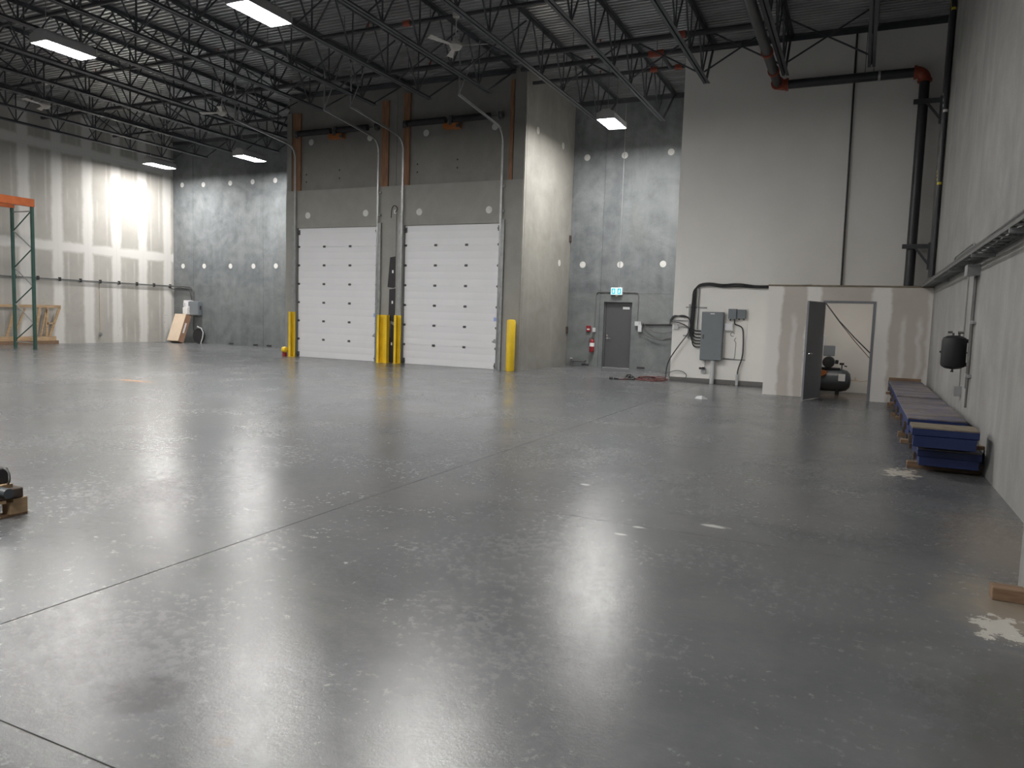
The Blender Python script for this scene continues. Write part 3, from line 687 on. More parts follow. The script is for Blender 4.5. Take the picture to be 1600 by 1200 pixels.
MB().lathe([(0.12, 0.0), (0.125, 0.01), (0.125, 1.44), (0.11, 1.475), (0.06, 1.49)], (-9.06, 19.32, 0), 'z', 24).build('post', 'yellow', bl)
MB().lathe([(0.14, 0.0), (0.14, 0.008)], (-9.06, 19.32, 0), 'z', 24).build('footing', 'rust', bl)
mt_ = thing('floor_buffer', (-17.42, 19.33, 0), 'small yellow and red buffer lying by the far left guard', 'buffer')
MB().lathe([(0.02, -0.10), (0.09, -0.07), (0.10, 0.0), (0.09, 0.07), (0.02, 0.10)], (-17.42, 19.33, 0.23), 'x', 16).build('roller', 'yellow', mt_)
MB().box(-17.47, -17.37, 19.28, 19.38, 0, 0.14).build('foot', 'red', mt_)

# black sheets standing between the doors
for pts, lb, tagz in (([(-13.43, 3.29), (-13.24, 3.32), (-13.23, 2.37), (-13.30, 2.345), (-13.51, 2.37)], 'topmost of three black rubber sheets between the overhead doors', 2.85),
                ([(-13.44, 2.30), (-13.22, 2.33), (-13.22, 1.28), (-13.46, 1.34)], 'middle of three black rubber sheets between the overhead doors', 1.90),
                ([(-13.36, 1.24), (-13.20, 1.14), (-13.20, 0.0), (-13.47, 0.0), (-13.40, 0.78), (-13.37, 0.80)], 'lowest of three black rubber sheets, standing on the floor', 0.60)):
    t = thing('rubber_sheet', (-13.33, YK - 0.02, min(p[1] for p in pts)), lb, 'sheet', 'black sheets between the doors')
    MB().prism(pts, 'y', YK - 0.018, YK - 0.002).build('sheet', 'rubber', t)
    MB().box(-13.345, -13.295, YK - 0.021, YK - 0.018, tagz - 0.045, tagz + 0.045).build('tag', 'label', t)
oc = thing('outlet_lead', (-13.25, YK - 0.03, 3.4), 'looped black cord on an outlet box high between the doors', 'cord')
MB().box(-13.30, -13.21, YK - 0.05, YK - 0.002, 4.63, 4.74).build('outlet_box', 'grey_light', oc)
MB().tube([(-13.24, YK - 0.06, 4.66)] + [Vector((-13.27, YK - 0.06, 4.70)) + Vector((0.11 * math.cos(R(a)), 0, 0.17 * math.sin(R(a)))) for a in range(20, 200, 20)] + [(-13.39, YK - 0.06, 4.5)], 0.012, 6).build('cord', 'cable', oc)
MB().cyl((-13.23, YK - 0.02, 4.63), (-13.23, YK - 0.02, 3.33), 0.012, 8).build('conduit', 'galv_dull', oc)

# ================================================================== EXIT DOOR WALL
ex = thing('exit_sign', (-7.25, YB - 0.06, 2.38), 'lit exit sign with pale teal pictograms over charcoal door', 'exit sign')
MB().box(-7.44, -7.06, YB - 0.10, YB - 0.002, 2.385, 2.625).build('housing', 'white_plastic', ex, bevel=0.008)
MB().box(-7.425, -7.075, YB - 0.105, YB - 0.10, 2.40, 2.61).build('face', 'exit_white', ex)
for sx in (-7.345, -7.155):
    hw, hh2, cr_ = 0.062, 0.092, 0.03
    rr_ = []
    for qx, qz, a0 in ((1, 1, 0), (-1, 1, 90), (-1, -1, 180), (1, -1, 270)):
        rr_ += [(sx + qx * (hw - cr_) + cr_ * math.cos(R(a0 + t)), 2.505 + qz * (hh2 - cr_) + cr_ * math.sin(R(a0 + t))) for t in (0, 30, 60, 90)]
    pg = MB().prism(rr_, 'y', YB - 0.108, YB - 0.1055).build('pictogram', 'exit_teal', ex)
    # little pale running figure
    MB().lathe([(0.014, -0.1105), (0.014, -0.1085)], (sx + 0.008, YB, 2.562), 'y', 12).prism([(sx - 0.020, 2.485), (sx - 0.030, 2.525), (sx - 0.006, 2.545), (sx + 0.018, 2.54), (sx + 0.034, 2.515), (sx + 0.016, 2.49), (sx + 0.026, 2.445), (sx + 0.010, 2.443), (sx, 2.48), (sx - 0.024, 2.445), (sx - 0.036, 2.452)], 'y', YB - 0.1105, YB - 0.1085).build('figure', 'exit_white', pg)
MB().box(-7.28, -7.22, YB - 0.07, YB - 0.02, 2.345, 2.385).build('test_button', 'card', ex)
def tubething(name, loc, label, cat, runs, extra=()):
    t = thing(name, loc, label, cat)
    for pts, r, nm, mt in runs: MB().tube(pts, r, 8).build(nm, mt, t)
    for (bx, nm, mt) in extra: MB().box(*bx).build(nm, mt, t, bevel=0.004)
    return t
yc = YB - 0.03
def bend(p, q, r_, s_=5):
    return p
def conduit2(pts, rad):
    """rounded polyline in space"""
    out = [Vector(pts[0])]
    for a, b, c in zip(pts, pts[1:], pts[2:]):
        a, b, c = Vector(a), Vector(b), Vector(c)
        u = (a - b).normalized(); v = (c - b).normalized(); r = min(rad, (a - b).length * .49, (c - b).length * .49)
        p0, p1 = b + u * r, b + v * r
        for k in range(6):
            t = k / 5; out.append(p0 * (1 - t) ** 2 + b * 2 * t * (1 - t) + p1 * t * t)
    out.append(Vector(pts[-1])); return out
tubething('sign_conduit', (-7.95, yc, 1.2), 'thin conduit arching from exit sign down to box beside extinguisher', 'conduit',
          [(conduit2([(-7.44, yc, 2.49), (-7.95, yc, 2.49), (-7.97, yc, 1.30)], 0.12), 0.014, 'conduit', 'conduit_dark')],
          [((-8.02, -7.92, YB - 0.08, YB - 0.002, 1.16, 1.30), 'switch_box', 'grey_light')])
tubething('sign_conduit', (-6.53, yc, 1.4), 'thin conduit arching from exit sign down right of the charcoal door', 'conduit',
          [(conduit2([(-7.06, yc, 2.49), (-6.52, yc, 2.49), (-6.53, yc, 1.55)], 0.12), 0.014, 'conduit', 'conduit_dark')],
          [((-6.60, -6.46, YB - 0.07, YB - 0.002, 1.41, 1.55), 'junction_box', 'grey_light')])
tubething('wire_drop', (-7.2, yc, 2.63), 'thin vertical conduit rising from exit sign to the roof', 'conduit', [([(-7.20, YB - 0.02, 2.63), (-7.22, YB - 0.02, ZD - 0.15)], 0.010, 'conduit', 'galv')])
el = thing('wall_outlet', (-6.40, YB - 0.06, 1.2), 'pale surface outlet box with plug right of the charcoal door', 'outlet')
MB().box(-6.48, -6.36, YB - 0.10, YB - 0.002, 1.22, 1.42).build('box', 'grey_light', el, bevel=0.008)
MB().prism([(-6.455, 1.42), (-6.385, 1.42), (-6.405, 1.55), (-6.435, 1.55)], 'y', YB - 0.08, YB - 0.03).build('plug', 'grey_light', el)
tubething('wall_conduit', (-5.5, yc, 1.44), 'black conduit running right from the outlet to the white wall corner', 'conduit',
          [([(-6.36, yc, 1.46), (XW + 0.01, yc, 1.52)], 0.026, 'conduit', 'cable')])
tubething('hanging_cable', (-5.6, YB - 0.1, 0.95), 'slack black cable loops hanging right of the charcoal door', 'cable',
          [([(-6.34, YB - 0.07, 1.5), (-6.36, YB - 0.07, 1.35), (-6.27, YB - 0.07, 1.16), (-6.0, YB - 0.07, 1.03), (-5.7, YB - 0.08, 1.0), (-5.3, YB - 0.1, 1.12), (-4.9, YB - 0.1, 1.35)], 0.014, 'cable', 'cable_grey'),
           ([(-6.30, YB - 0.09, 1.5), (-6.2, YB - 0.09, 1.38), (-5.95, YB - 0.09, 1.24), (-5.6, YB - 0.1, 1.22), (-5.2, YB - 0.11, 1.32), (-4.85, YB - 0.11, 1.45)], 0.014, 'cable', 'cable_grey')])
ps = thing('pull_station', (-8.17, YB - 0.03, 1.16), 'dark red fire alarm pull station above the extinguisher', 'alarm')
MB().box(-8.245, -8.095, YB - 0.055, YB - 0.002, 1.16, 1.36).build('case', 'red', ps, bevel=0.006)
MB().box(-8.215, -8.125, YB - 0.066, YB - 0.055, 1.22, 1.26).build('handle', 'label', ps)
fe = thing('fire_extinguisher', (-8.01, YB - 0.11, 0.49), 'red fire extinguisher with white band hung left of the charcoal door', 'extinguisher')
cx, cy = -8.01, YB - 0.10
MB().lathe([(0.06, 0.49), (0.075, 0.51), (0.078, 0.55), (0.078, 0.82), (0.072, 0.88), (0.045, 0.92), (0.025, 0.935)], (cx, cy, 0), 'z', 24).build('cylinder', 'red', fe)
MB().lathe([(0.0795, 0.68), (0.0795, 0.80)], (cx, cy, 0), 'z', 24).build('label_band', 'label', fe)
MB().cyl((cx, cy, 0.93), (cx, cy, 0.97), 0.022, 12).bar((cx - 0.02, cy, 0.985), (cx + 0.10, cy - 0.02, 1.01), 0.02, 0.012).bar((cx - 0.02, cy, 0.965), (cx + 0.10, cy - 0.02, 0.955), 0.02, 0.012).build('valve_handle', 'hinge', fe)
MB().tube([(cx - 0.02, cy, 0.955), (cx - 0.08, cy - 0.02, 0.95), (cx - 0.10, cy - 0.02, 0.86), (cx - 0.092, cy - 0.01, 0.70)], 0.010, 6).build('hose', 'rubber', fe)
MB().box(cx - 0.03, cx + 0.03, cy + 0.078, YB - 0.002, 0.70, 0.95).build('wall_hook', 'hinge', fe)
fv = thing('floor_valve', (-8.6, YB - 0.1, 0), 'low pipe with valve stub at foot of wall beside dock enclosure', 'valve')
MB().tube(conduit2([(-8.72, YB - 0.08, 0.17), (-8.28, YB - 0.08, 0.17), (-8.24, YB - 0.03, 0.20), (-8.24, YB - 0.001, 0.20)], 0.04), 0.02, 8).build('pipe', 'cable_grey', fv)
MB().cyl((-8.72, YB - 0.08, 0.0), (-8.72, YB - 0.08, 0.24), 0.03, 10).cyl((-8.66, YB - 0.08, 0.0), (-8.66, YB - 0.08, 0.16), 0.018, 8).build('valve_stub', 'cable_grey', fv)
MB().cyl((-8.72, YB - 0.08, 0.24), (-8.72, YB - 0.08, 0.27), 0.05, 12).build('cap', 'grey_light', fv)
for z0, z1, lb in ((4.10, 4.32, 'upper small rusty weld plate in corner of dock return wall'), (1.08, 1.30, 'lower small rusty weld plate in corner of dock return wall')):
    t = thing('weld_plate', (-8.93, YB - 0.2, z0), lb, 'plate', 'corner weld plates')
    MB().box(XK + 0.002, XK + 0.03, YB - 0.16, YB - 0.002, z0, z1).build('plate', 'rust', t)
    for zz in (z0 + 0.05, z1 - 0.05): MB().cyl((XK + 0.03, YB - 0.08, zz), (XK + 0.05, YB - 0.08, zz), 0.02, 8).build('bolt', 'rust', t)

# ================================================================== ELECTRICAL WALL (white wall)
yw = YW - 0.002
bp = tag(MB().box(-3.22, -2.62, YW - 0.016, yw, 0.66, 1.98).build('backing_board', 'white_wall'), 'thin painted board behind the boxes right of grey panel', 'board')
ep = thing('electrical_panel', (-3.47, YW - 0.09, 0.61), 'tall grey electrical panel on the white wall', 'electrical panel')
MB().box(-3.75, -3.20, YW - 0.17, YW - 0.018, 0.61, 1.86).build('case', 'grey', ep, bevel=0.006)
pd = MB().box(-3.742, -3.208, YW - 0.185, YW - 0.17, 0.62, 1.85).build('door', 'grey', ep, bevel=0.004)
MB().box(-3.70, -3.66, YW - 0.20, YW - 0.185, 1.16, 1.27).build('latch', 'hinge', pd)
MB().box(-3.53, -3.42, YW - 0.187, YW - 0.185, 1.80, 1.825).build('label', 'label', pd)
for k in range(7): MB().box(-3.196, -3.188, YW - 0.12, YW - 0.06, 0.72 + k * 0.055, 0.745 + k * 0.055).build('knockout_tag', 'hinge', ep)
rs = thing('riser_conduit', (-3.42, YW - 0.09, 0), 'thick grey conduit from floor up into the grey electrical panel', 'conduit')
MB().cyl((-3.42, YW - 0.09, 0.0), (-3.42, YW - 0.09, 0.609), 0.058, 16).build('conduit', 'grey_light', rs)
for zz in (0.16, 0.30, 0.56): MB().cyl((-3.42, YW - 0.09, zz - 0.02), (-3.42, YW - 0.09, zz + 0.02), 0.068, 16).build('coupling', 'grey_light', rs)
sc = thing('stub_conduit', (-2.79, YW - 0.06, 0), 'short grey conduit stub on the floor beside the white partition', 'conduit')
MB().cyl((-2.79, YW - 0.06, 0), (-2.79, YW - 0.06, 0.28), 0.036, 12).build('conduit', 'grey_light', sc)
MB().cyl((-2.79, YW - 0.06, 0.10), (-2.79, YW - 0.06, 0.14), 0.044, 12).build('coupling', 'grey_light', sc)
for x0, x1, z0, z1, dp_, mt, lb, extra in ((-3.09, -2.885, 1.69, 1.95, 0.13, 'grey', 'grey switch box, left of the pair above white box', 1), (-2.875, -2.655, 1.71, 1.94, 0.10, 'grey', 'grey switch box, right of the pair above white box', 1),
                                    (-3.17, -2.96, 1.385, 1.585, 0.09, 'white_plastic', 'rounded white plastic box at right of the grey panel', 0)):
    t = thing('switch_box' if extra else 'relay_box', ((x0 + x1) / 2, YW - 0.08, z0), lb, 'electrical box', 'boxes right of the electrical panel')
    MB().box(x0, x1, YW - 0.018 - dp_, YW - 0.018, z0, z1).build('case', mt, t, bevel=0.012 if not extra else 0.006)
    MB().box(x0 + 0.015, x1 - 0.015, YW - 0.026 - dp_, YW - 0.018 - dp_, z0 + 0.015, z1 - 0.015).build('cover', mt, t, bevel=0.003)
    if extra: MB().cyl((x0 + 0.05, YW - 0.07, z0 - 0.04), (x0 + 0.05, YW - 0.07, z0), 0.02, 8).cyl((x1 - 0.05, YW - 0.07, z0 - 0.04), (x1 - 0.05, YW - 0.07, z0), 0.02, 8).build('gland', 'hinge', t)
tubething('box_cable', (-2.75, YW - 0.06, 0.28), 'black cable from left switch box down into the short stub', 'cable',
          [(conduit2([(-2.935, YW - 0.07, 1.649), (-2.93, YW - 0.07, 1.56), (-2.72, YW - 0.07, 1.50), (-2.69, YW - 0.06, 1.2), (-2.68, YW - 0.06, 0.75), (-2.78, YW - 0.06, 0.40), (-2.79, YW - 0.06, 0.281)], 0.15), 0.016, 'cable', 'cable')])
tubething('thin_wire', (-2.9, YW - 0.03, 0.6), 'thin grey wire bracket hooked on board right of grey panel', 'wire',
          [(conduit2([(-3.19, YW - 0.03, 0.68), (-2.89, YW - 0.03, 0.66), (-2.87, YW - 0.03, 1.10), (-2.93, YW - 0.03, 1.15), (-2.88, YW - 0.03, 1.22)], 0.05), 0.007, 'wire', 'galv_dull'),
           (arc((-2.97, YW - 0.03, 1.30), 0.05, 20, 300, 10, 'xz'), 0.008, 'hook', 'galv_dull'),
           ([(-3.18, YW - 0.03, 0.655), (-2.62, YW - 0.03, 0.655)], 0.008, 'wire', 'cable_grey')])
ob = thing('outlet', (-3.66, YW - 0.05, 0.22), 'small white outlet with black plug below the grey panel', 'outlet')
MB().box(-3.72, -3.60, YW - 0.06, yw, 0.26, 0.40).build('box', 'grey_light', ob, bevel=0.006)
MB().box(-3.76, -3.69, YW - 0.12, YW - 0.06, 0.36, 0.41).box(-3.68, -3.62, YW - 0.12, YW - 0.06, 0.36, 0.42).build('plug', 'cable', ob)
MB().tube(conduit2([(-3.63, YW - 0.04, 0.40), (-3.62, YW - 0.04, 0.609)], 0.02), 0.014, 8).build('conduit', 'grey_light', ob)
cb = thing('cable_bundle', (-4.0, YW - 0.06, 1.1), 'thick bundle of black cables bending down into the grey panel', 'cable bundle')
for k in range(6):
    dz, dx, dyy = 0.028 * (k % 3), 0.030 * (k % 3), 0.045 + 0.032 * (k // 3)
    wv = 0.02 * math.sin(k * 2.1)
    pts = [(-1.15, YW - dyy, 2.50 + dz + (0.02 if k < 3 else 0)), (-1.9, YW - dyy, 2.50 + dz), (-2.5, YW - dyy, 2.50 + dz + wv), (-2.9, YW - dyy, 2.53 + dz - wv), (-3.3, YW - dyy, 2.50 + dz), (-3.62, YW - dyy, 2.56 + dz),
           (-4.02 + dx, YW - dyy, 2.50 + dz), (-4.03 + dx, YW - dyy, 2.0), (-4.05 + dx, YW - dyy, 1.42 - 0.07 * k), (-3.93, YW - dyy, 1.36 - 0.085 * k), (-3.751, YW - dyy, 1.36 - 0.085 * k)]
    MB().tube(conduit2(pts, 0.22), 0.017, 8).build('cable', 'cable', cb)
for k in range(3):
    pts = [(XW - 0.06, YW - 0.05 - 0.01 * k, 1.60 - 0.05 * k), (XW + 0.02, YW - 0.05, 1.75 - 0.02 * k), (-4.25, YW - 0.05, 1.72 + 0.02 * k), (-4.10, YW - 0.05, 1.70), (-4.03, YW - 0.06, 1.45)]
    MB().tube(conduit2(pts, 0.12), 0.014, 8).build('side_cable', 'cable', cb)
sr = thing('strut_frame', (-4.0, YW - 0.02, 1.2), 'grey metal struts behind the black cable bundle', 'strut')
MB().box(-4.20, -3.66, YW - 0.028, yw, 1.95, 1.985).build('strut', 'galv_dull', sr)
MB().box(-4.24, -3.98, YW - 0.028, yw, 1.20, 1.24).build('strut', 'galv_dull', sr)
MB().box(-4.12, -4.08, YW - 0.050, YW - 0.028, 1.15, 2.05).build('strut', 'galv_dull', sr)
MB().box(-4.54, -4.12, YW - 0.028, yw, 1.60, 1.635).build('strut', 'galv_dull', sr)
MB().cyl((-3.88, YW - 0.03, 1.40), (-3.88, YW - 0.03, 2.49), 0.014, 8).build('conduit', 'galv', sr)
lo = thing('junction_box', (-4.43, YW - 0.04, 1.38), 'small pale junction box left of the cable bundle', 'electrical box')
MB().box(-4.49, -4.37, YW - 0.07, yw, 1.38, 1.50).build('box', 'grey_light', lo, bevel=0.005)
MB().tube(conduit2([(-4.37, YW - 0.04, 1.44), (-4.25, YW - 0.04, 1.46), (-4.13, YW - 0.04, 1.44)], 0.05), 0.012, 8).build('conduit', 'galv_dull', lo)
tubething('drooping_lead', (-4.6, YW - 0.12, 0.03), 'long black cord drooping from cable bundle to the floor coil', 'cord',
          [(conduit2([(XW - 0.03, YW - 0.08, 1.58), (-4.3, YW - 0.10, 1.56), (-4.05, YW - 0.10, 1.42), (-4.10, YW - 0.12, 1.26), (-4.38, YW - 0.13, 0.86), (-4.58, YW - 0.14, 0.52), (-4.62, YW - 0.16, 0.2), (-4.60, YW - 0.18, 0.03), (-4.75, YW - 0.22, 0.016)], 0.2), 0.014, 'cord', 'cable')])
# extension cords in a heap
def heap(name, cx, cy, n, rx, ry, r, label, mt, seed, zmax=0.10):
    rnd = random.Random(seed); t = thing(name, (cx, cy, 0), label, 'cord')
    for k in range(n):
        ox, oy = rnd.uniform(-1, 1) * rx * 0.35, rnd.uniform(-1, 1) * ry * 0.35; sx, sy = rx * rnd.uniform(0.4, 1), ry * rnd.uniform(0.4, 1); ph = rnd.uniform(0, 6.28); tl = rnd.uniform(0.0, zmax)
        pts = [(cx + ox + sx * math.cos(ph + a), cy + oy + sy * math.sin(ph + a), r + tl * (0.5 + 0.5 * math.sin(a * 1.0 + ph)) * (0.3 + 0.7 * k / n)) for a in [i * 6.0 / 22 for i in range(23)]]
        MB().tube(pts, r, 6).build('loop', mt, t)
    return t
heap('extension_cord', -4.92, 19.42, 10, 0.42, 0.22, 0.012, 'tangled red extension cord on floor at the white wall corner', 'cord_red', 5, 0.2)
ck = heap('cable_coil', -5.50, 19.30, 7, 0.14, 0.11, 0.018, 'tight black cable coil beside the red cord heap', 'cable', 9, 0.16)
tubething('black_lead', (-5.9, 19.0, 0), 'black plug lead trailing left of the cable coil on floor', 'cord',
          [([(-5.5, 19.14, 0.03), (-5.6, 19.05, 0.012), (-5.72, 19.02, 0.012)], 0.012, 'lead', 'cord_red'), ([(-5.72, 19.02, 0.02), (-5.84, 18.99, 0.03)], 0.03, 'plug', 'cable'), ([(-5.86, 18.98, 0.03), (-5.96, 18.96, 0.04)], 0.035, 'socket', 'cable')])
tubething('loose_loop', (-4.35, 19.6, 0), 'single grey cord loop standing against the white wall', 'cord',
          [([Vector((-4.32, 19.70, 0.16)) + Vector((0.24 * math.cos(R(a)), 0.03 * math.sin(R(a)), 0.13 * math.sin(R(a)) * (1 if a < 180 else 0.9))) for a in range(-70, 250, 20)], 0.010, 'loop', 'cable_grey')])
gl = tag(MB().add([(-3.02, 15.52, 0), (-2.86, 15.45, 0), (-2.74, 15.50, 0), (-2.80, 15.62, 0), (-2.98, 15.64, 0), (-2.98, 15.54, 0.05), (-2.87, 15.50, 0.07), (-2.79, 15.53, 0.035), (-2.84, 15.59, 0.05), (-2.95, 15.60, 0.03)],
         [(4, 3, 2, 1, 0), (0, 1, 6, 5), (1, 2, 7, 6), (2, 3, 8, 7), (3, 4, 9, 8), (4, 0, 5, 9), (5, 6, 8, 9), (6, 7, 8)]).build('crumpled_rag', 'grey_light'), 'crumpled pale grey rag lying alone on the floor', 'rag')

# ================================================================== THIN VERTICALS AT THE RIGHT CORNER
vr = tubething('drop_rod', (-0.5, YW - 0.05, ZROOM + 0.04), 'thin black conduit running up the white wall above the partition', 'conduit',
          [([(-0.49, YW - 0.05, ZROOM + 0.04), (-0.53, YW - 0.05, ZD - 0.15)], 0.022, 'conduit', 'cable')])
cp = thing('corner_conduits', (1.25, 17.95, ZROOM + 0.04), 'bank of black conduits rising up the right wall corner', 'conduit')
for k in range(4):
    MB().cyl((1.27, 17.78 + 0.11 * k, ZROOM + 0.04), (1.27, 17.78 + 0.11 * k, ZD - 0.02), 0.045, 10).build('conduit', 'pipe', cp)
    for zz, mt in ((6.0 + 0.14 * k, 'label'), (4.55 + 0.10 * k, 'tape_yellow'), (8.0 + 0.1 * k, 'tape_yellow')):
        MB().cyl((1.27, 17.78 + 0.11 * k, zz), (1.27, 17.78 + 0.11 * k, zz + 0.05), 0.047, 10).build('tape_band', mt, cp)

# ================================================================== CABLE TRAY ON THE RIGHT WALL
ct = thing('cable_tray', (1.2, 8.0, 2.44), 'long metal cable tray loaded with dark cables on right wall', 'cable tray')
ty0, ty1 = -4.0, YR - 0.02
for xx in (1.10, 1.305): MB().box(xx - 0.006, xx + 0.006, ty0, ty1, 2.45, 2.485).build('side_rail', 'conduit_dark', ct)
rg = MB().box(1.106, 1.299, -0.012, 0.012, 2.455, 2.47).build('rung', 'galv_dull', ct)
rgm = rg.data; ro = rg.location.copy(); bpy.data.objects.remove(rg)
y = ty0 + 0.1
while y < ty1: inst(rgm, 'rung', ct, (ro.x, y - 8.0, ro.z)); y += 0.3
rnd = random.Random(3)
for k in range(7):
    x = 1.125 + 0.027 * k; pts = []; y = ty0
    while y < ty1:
        pts.append((x + rnd.uniform(-0.008, 0.008), y, 2.51 + 0.03 * (k % 3) + rnd.uniform(-0.006, 0.012))); y += 0.7
    pts.append((x, ty1, 2.50 + 0.028 * (k % 3)))
    MB().tube(pts, 0.018, 6).build('cable', 'cable' if k % 2 else 'cable_grey', ct)
for y_ in [ -2 + 2.4 * i for i in range(8)]: MB().box(1.09, XR - 0.002, y_ - 0.02, y_ + 0.02, 2.41, 2.449).build('bracket', 'galv_dull', ct)
cl = thing('tray_offset_conduit', (1.29, 12.5, 2.62), 'thin offset conduit looping above the cable tray', 'conduit')
for dz in (0.0, 0.045): MB().tube(conduit2([(1.30, 14.0 + dz * 3, 2.56), (1.30, 13.75 + dz * 3, 2.70 + dz), (1.30, 11.7, 2.70 + dz), (1.30, 11.45, 2.56)], 0.1), 0.011, 6).build('conduit', 'galv_dull', cl)
dc = thing('drop_conduits', (1.3, 11.3, 0.55), 'pair of conduits dropping from cable tray to the outlet', 'conduit')
MB().box(1.18, XR - 0.002, 11.05, 11.35, 2.27, 2.409).build('junction_box', 'galv', dc)
for yy, zz in ((11.14, 0.58), (11.26, 0.82)): MB().cyl((1.295, yy, zz), (1.295, yy, 2.27), 0.014, 8).build('conduit', 'conduit_dark', dc)
MB().box(1.285, XR - 0.002, 11.06, 11.34, 1.66, 1.70).build('strap', 'galv', dc); MB().box(1.285, XR - 0.002, 11.06, 11.34, 0.97, 1.01).build('strap', 'galv', dc)
MB().box(1.24, XR - 0.002, 11.92, 12.06, 0.66, 0.80).build('outlet_box', 'galv', dc)
MB().cyl((1.30, 11.99, 0.80), (1.30, 11.99, 2.40), 0.012, 8).build('conduit', 'concrete_right', dc)
at = thing('air_tank', (1.15, 11.45, 1.02), 'small black upright air tank hung on the right wall', 'air tank')
ax, ay = 1.145, 11.45
MB().lathe([(0.02, 1.055), (0.09, 1.065), (0.135, 1.09), (0.148, 1.12), (0.148, 1.43), (0.135, 1.47), (0.09, 1.495), (0.03, 1.505)], (ax, ay, 0), 'z', 28).build('tank', 'tank_black', at)
MB().cyl((ax - 0.02, ay, 1.50), (ax - 0.02, ay, 1.535), 0.014, 8).cyl((ax + 0.05, ay, 1.48), (ax + 0.05, ay, 1.535), 0.014, 8).build('port', 'hinge', at)
MB().cyl((ax - 0.085, ay, 1.545), (ax - 0.03, ay, 1.545), 0.014, 8).cyl((ax + 0.03, ay, 1.545), (ax + 0.10, ay, 1.545), 0.018, 8).build('fitting', 'chrome', at)
MB().cyl((ax, ay, 1.02), (ax, ay, 1.06), 0.012, 8).cyl((ax - 0.02, ay, 1.025), (ax + 0.015, ay, 1.025), 0.010, 8).build('drain_cock', 'hinge', at)
MB().box(ax + 0.12, XR - 0.002, ay - 0.03, ay + 0.03, 1.41, 1.46).box(ax + 0.12, XR - 0.002, ay - 0.03, ay + 0.03, 1.10, 1.15).build('wall_mount', 'tank_black', at)
MB().cyl((ax - 0.165, ay, 1.28), (ax + 0.165, ay, 1.28), 0.012, 8).build('side_port', 'hinge', at)

# ================================================================== BLUE DECK SECTIONS
def deck(x0, x1, y0, y1, z0, z1, label, ply=True, lip=True):
    t = thing('steel_deck_section', ((x0 + x1) / 2, (y0 + y1) / 2, z0), label, 'deck section', 'blue deck sections by right wall')
    MB().box(x0 + 0.02, x1 - 0.02, y0 + 0.012, y1 - 0.012, z0, z1 - 0.09).build('frame', 'blue', t, bevel=0.005)
    MB().box(x0, x1, y0, y1, z1 - 0.09, z1 - 0.014).build('top_channel', 'blue', t, bevel=0.006)
    MB().box(x0 + 0.003, x1 - 0.003, y0 + 0.003, y1 - 0.003, z1 - 0.014, z1).build('worn_top', 'ply_edge' if ply else 'blue_top', t)
    n = max(1, int((y1 - y0) / 0.8))
    for k in range(n):
        yy = y0 + (k + 0.5) * (y1 - y0) / n
        MB().box(x0 - 0.012, x0 + 0.02, yy - 0.04, yy + 0.04, z0 + 0.01, z1 - 0.10).build('stake_pocket', 'rust', t)
    return t
deck(0.66, 1.27, 9.22, 17.35, 0.075, 0.265, 'long blue steel deck section at the bottom of stack', False)
deck(0.575, 1.20, 8.98, 9.45, 0.31, 0.525, 'short blue deck section with pale plywood top, nearest the camera')
deck(0.585, 1.20, 9.98, 13.0, 0.31, 0.515, 'middle blue deck section with scuffed purple-brown top', False)
deck(0.60, 1.21, 13.35, 17.30, 0.31, 0.505, 'farthest blue deck section against the partition', False)
fb = tag(MB().box(0.61, 1.20, 17.31, 17.36, 0.31, 0.56).build('end_board', 'wood_dark'), 'brown board on edge behind the farthest blue deck', 'board')
for i, (y_, z0, z1, x0, x1) in enumerate(((9.55, 0.265, 0.309, 0.50, 1.32), (12.0, 0.265, 0.309, 0.55, 1.31), (14.4, 0.265, 0.309, 0.55, 1.31), (16.6, 0.265, 0.309, 0.55, 1.31),
                                     (9.5, 0.0, 0.074, 0.58, 1.30), (12.2, 0.0, 0.074, 0.60, 1.30), (14.9, 0.0, 0.074, 0.60, 1.30), (16.9, 0.0, 0.074, 0.60, 1.30))):
    tag(MB().box(x0, x1, y_ - 0.045, y_ + 0.045, z0, z1).build('dunnage_timber', 'wood_dark', bevel=0.003),
        '%s timber spacer from the near end, %s' % (ordinal(i % 4), 'between blue decks' if i < 4 else 'under the bottom blue deck'), 'timber', 'timbers in the blue stack')
tag(MB().box(0.80, 0.967, 5.02, 5.13, 0, 0.075).build('timber_offcut', 'wood_dark', bevel=0.004), 'short brown timber offcut on the floor by concrete pier', 'timber')

# ================================================================== COMPRESSOR
co = thing('air_compressor', (-0.55, 18.9, 0), 'dark grey air compressor seen through the open door', 'compressor')
tz, ty, trd = 0.335, 18.95, 0.265
MB().lathe([(0.03, -1.42), (0.16, -1.40), (0.235, -1.33), (trd, -1.22), (trd, -0.32), (0.235, -0.21), (0.16, -0.14), (0.03, -0.12)], (0, ty, tz), 'x', 32).build('tank', 'comp_grey', co)
for fx in (-1.15, -0.40):
    for fy in (-0.16, 0.16): MB().box(fx - 0.04, fx + 0.04, ty + fy - 0.03, ty + fy + 0.03, 0, 0.14).build('foot', 'tank_black', co)
MB().box(-1.05, -0.36, ty - 0.15, ty + 0.15, tz + 0.262, tz + 0.285).build('platform', 'tank_black', co)
mo = MB().lathe([(0.05, -0.16), (0.115, -0.15), (0.13, -0.10), (0.13, 0.14), (0.10, 0.16)], (-0.62, ty - 0.02, tz + 0.415), 'y', 20).build('motor', 'tank_black', co)
for k in range(5): MB().lathe([(0.135, -0.08 + 0.05 * k), (0.135, -0.07 + 0.05 * k)], (-0.62, ty - 0.02, tz + 0.415), 'y', 20).build('fin', 'comp_grey', mo)
MB().box(-0.745, -0.50, ty - 0.10, ty + 0.12, tz + 0.56, tz + 0.80).build('control_box', 'grey', co, bevel=0.01)
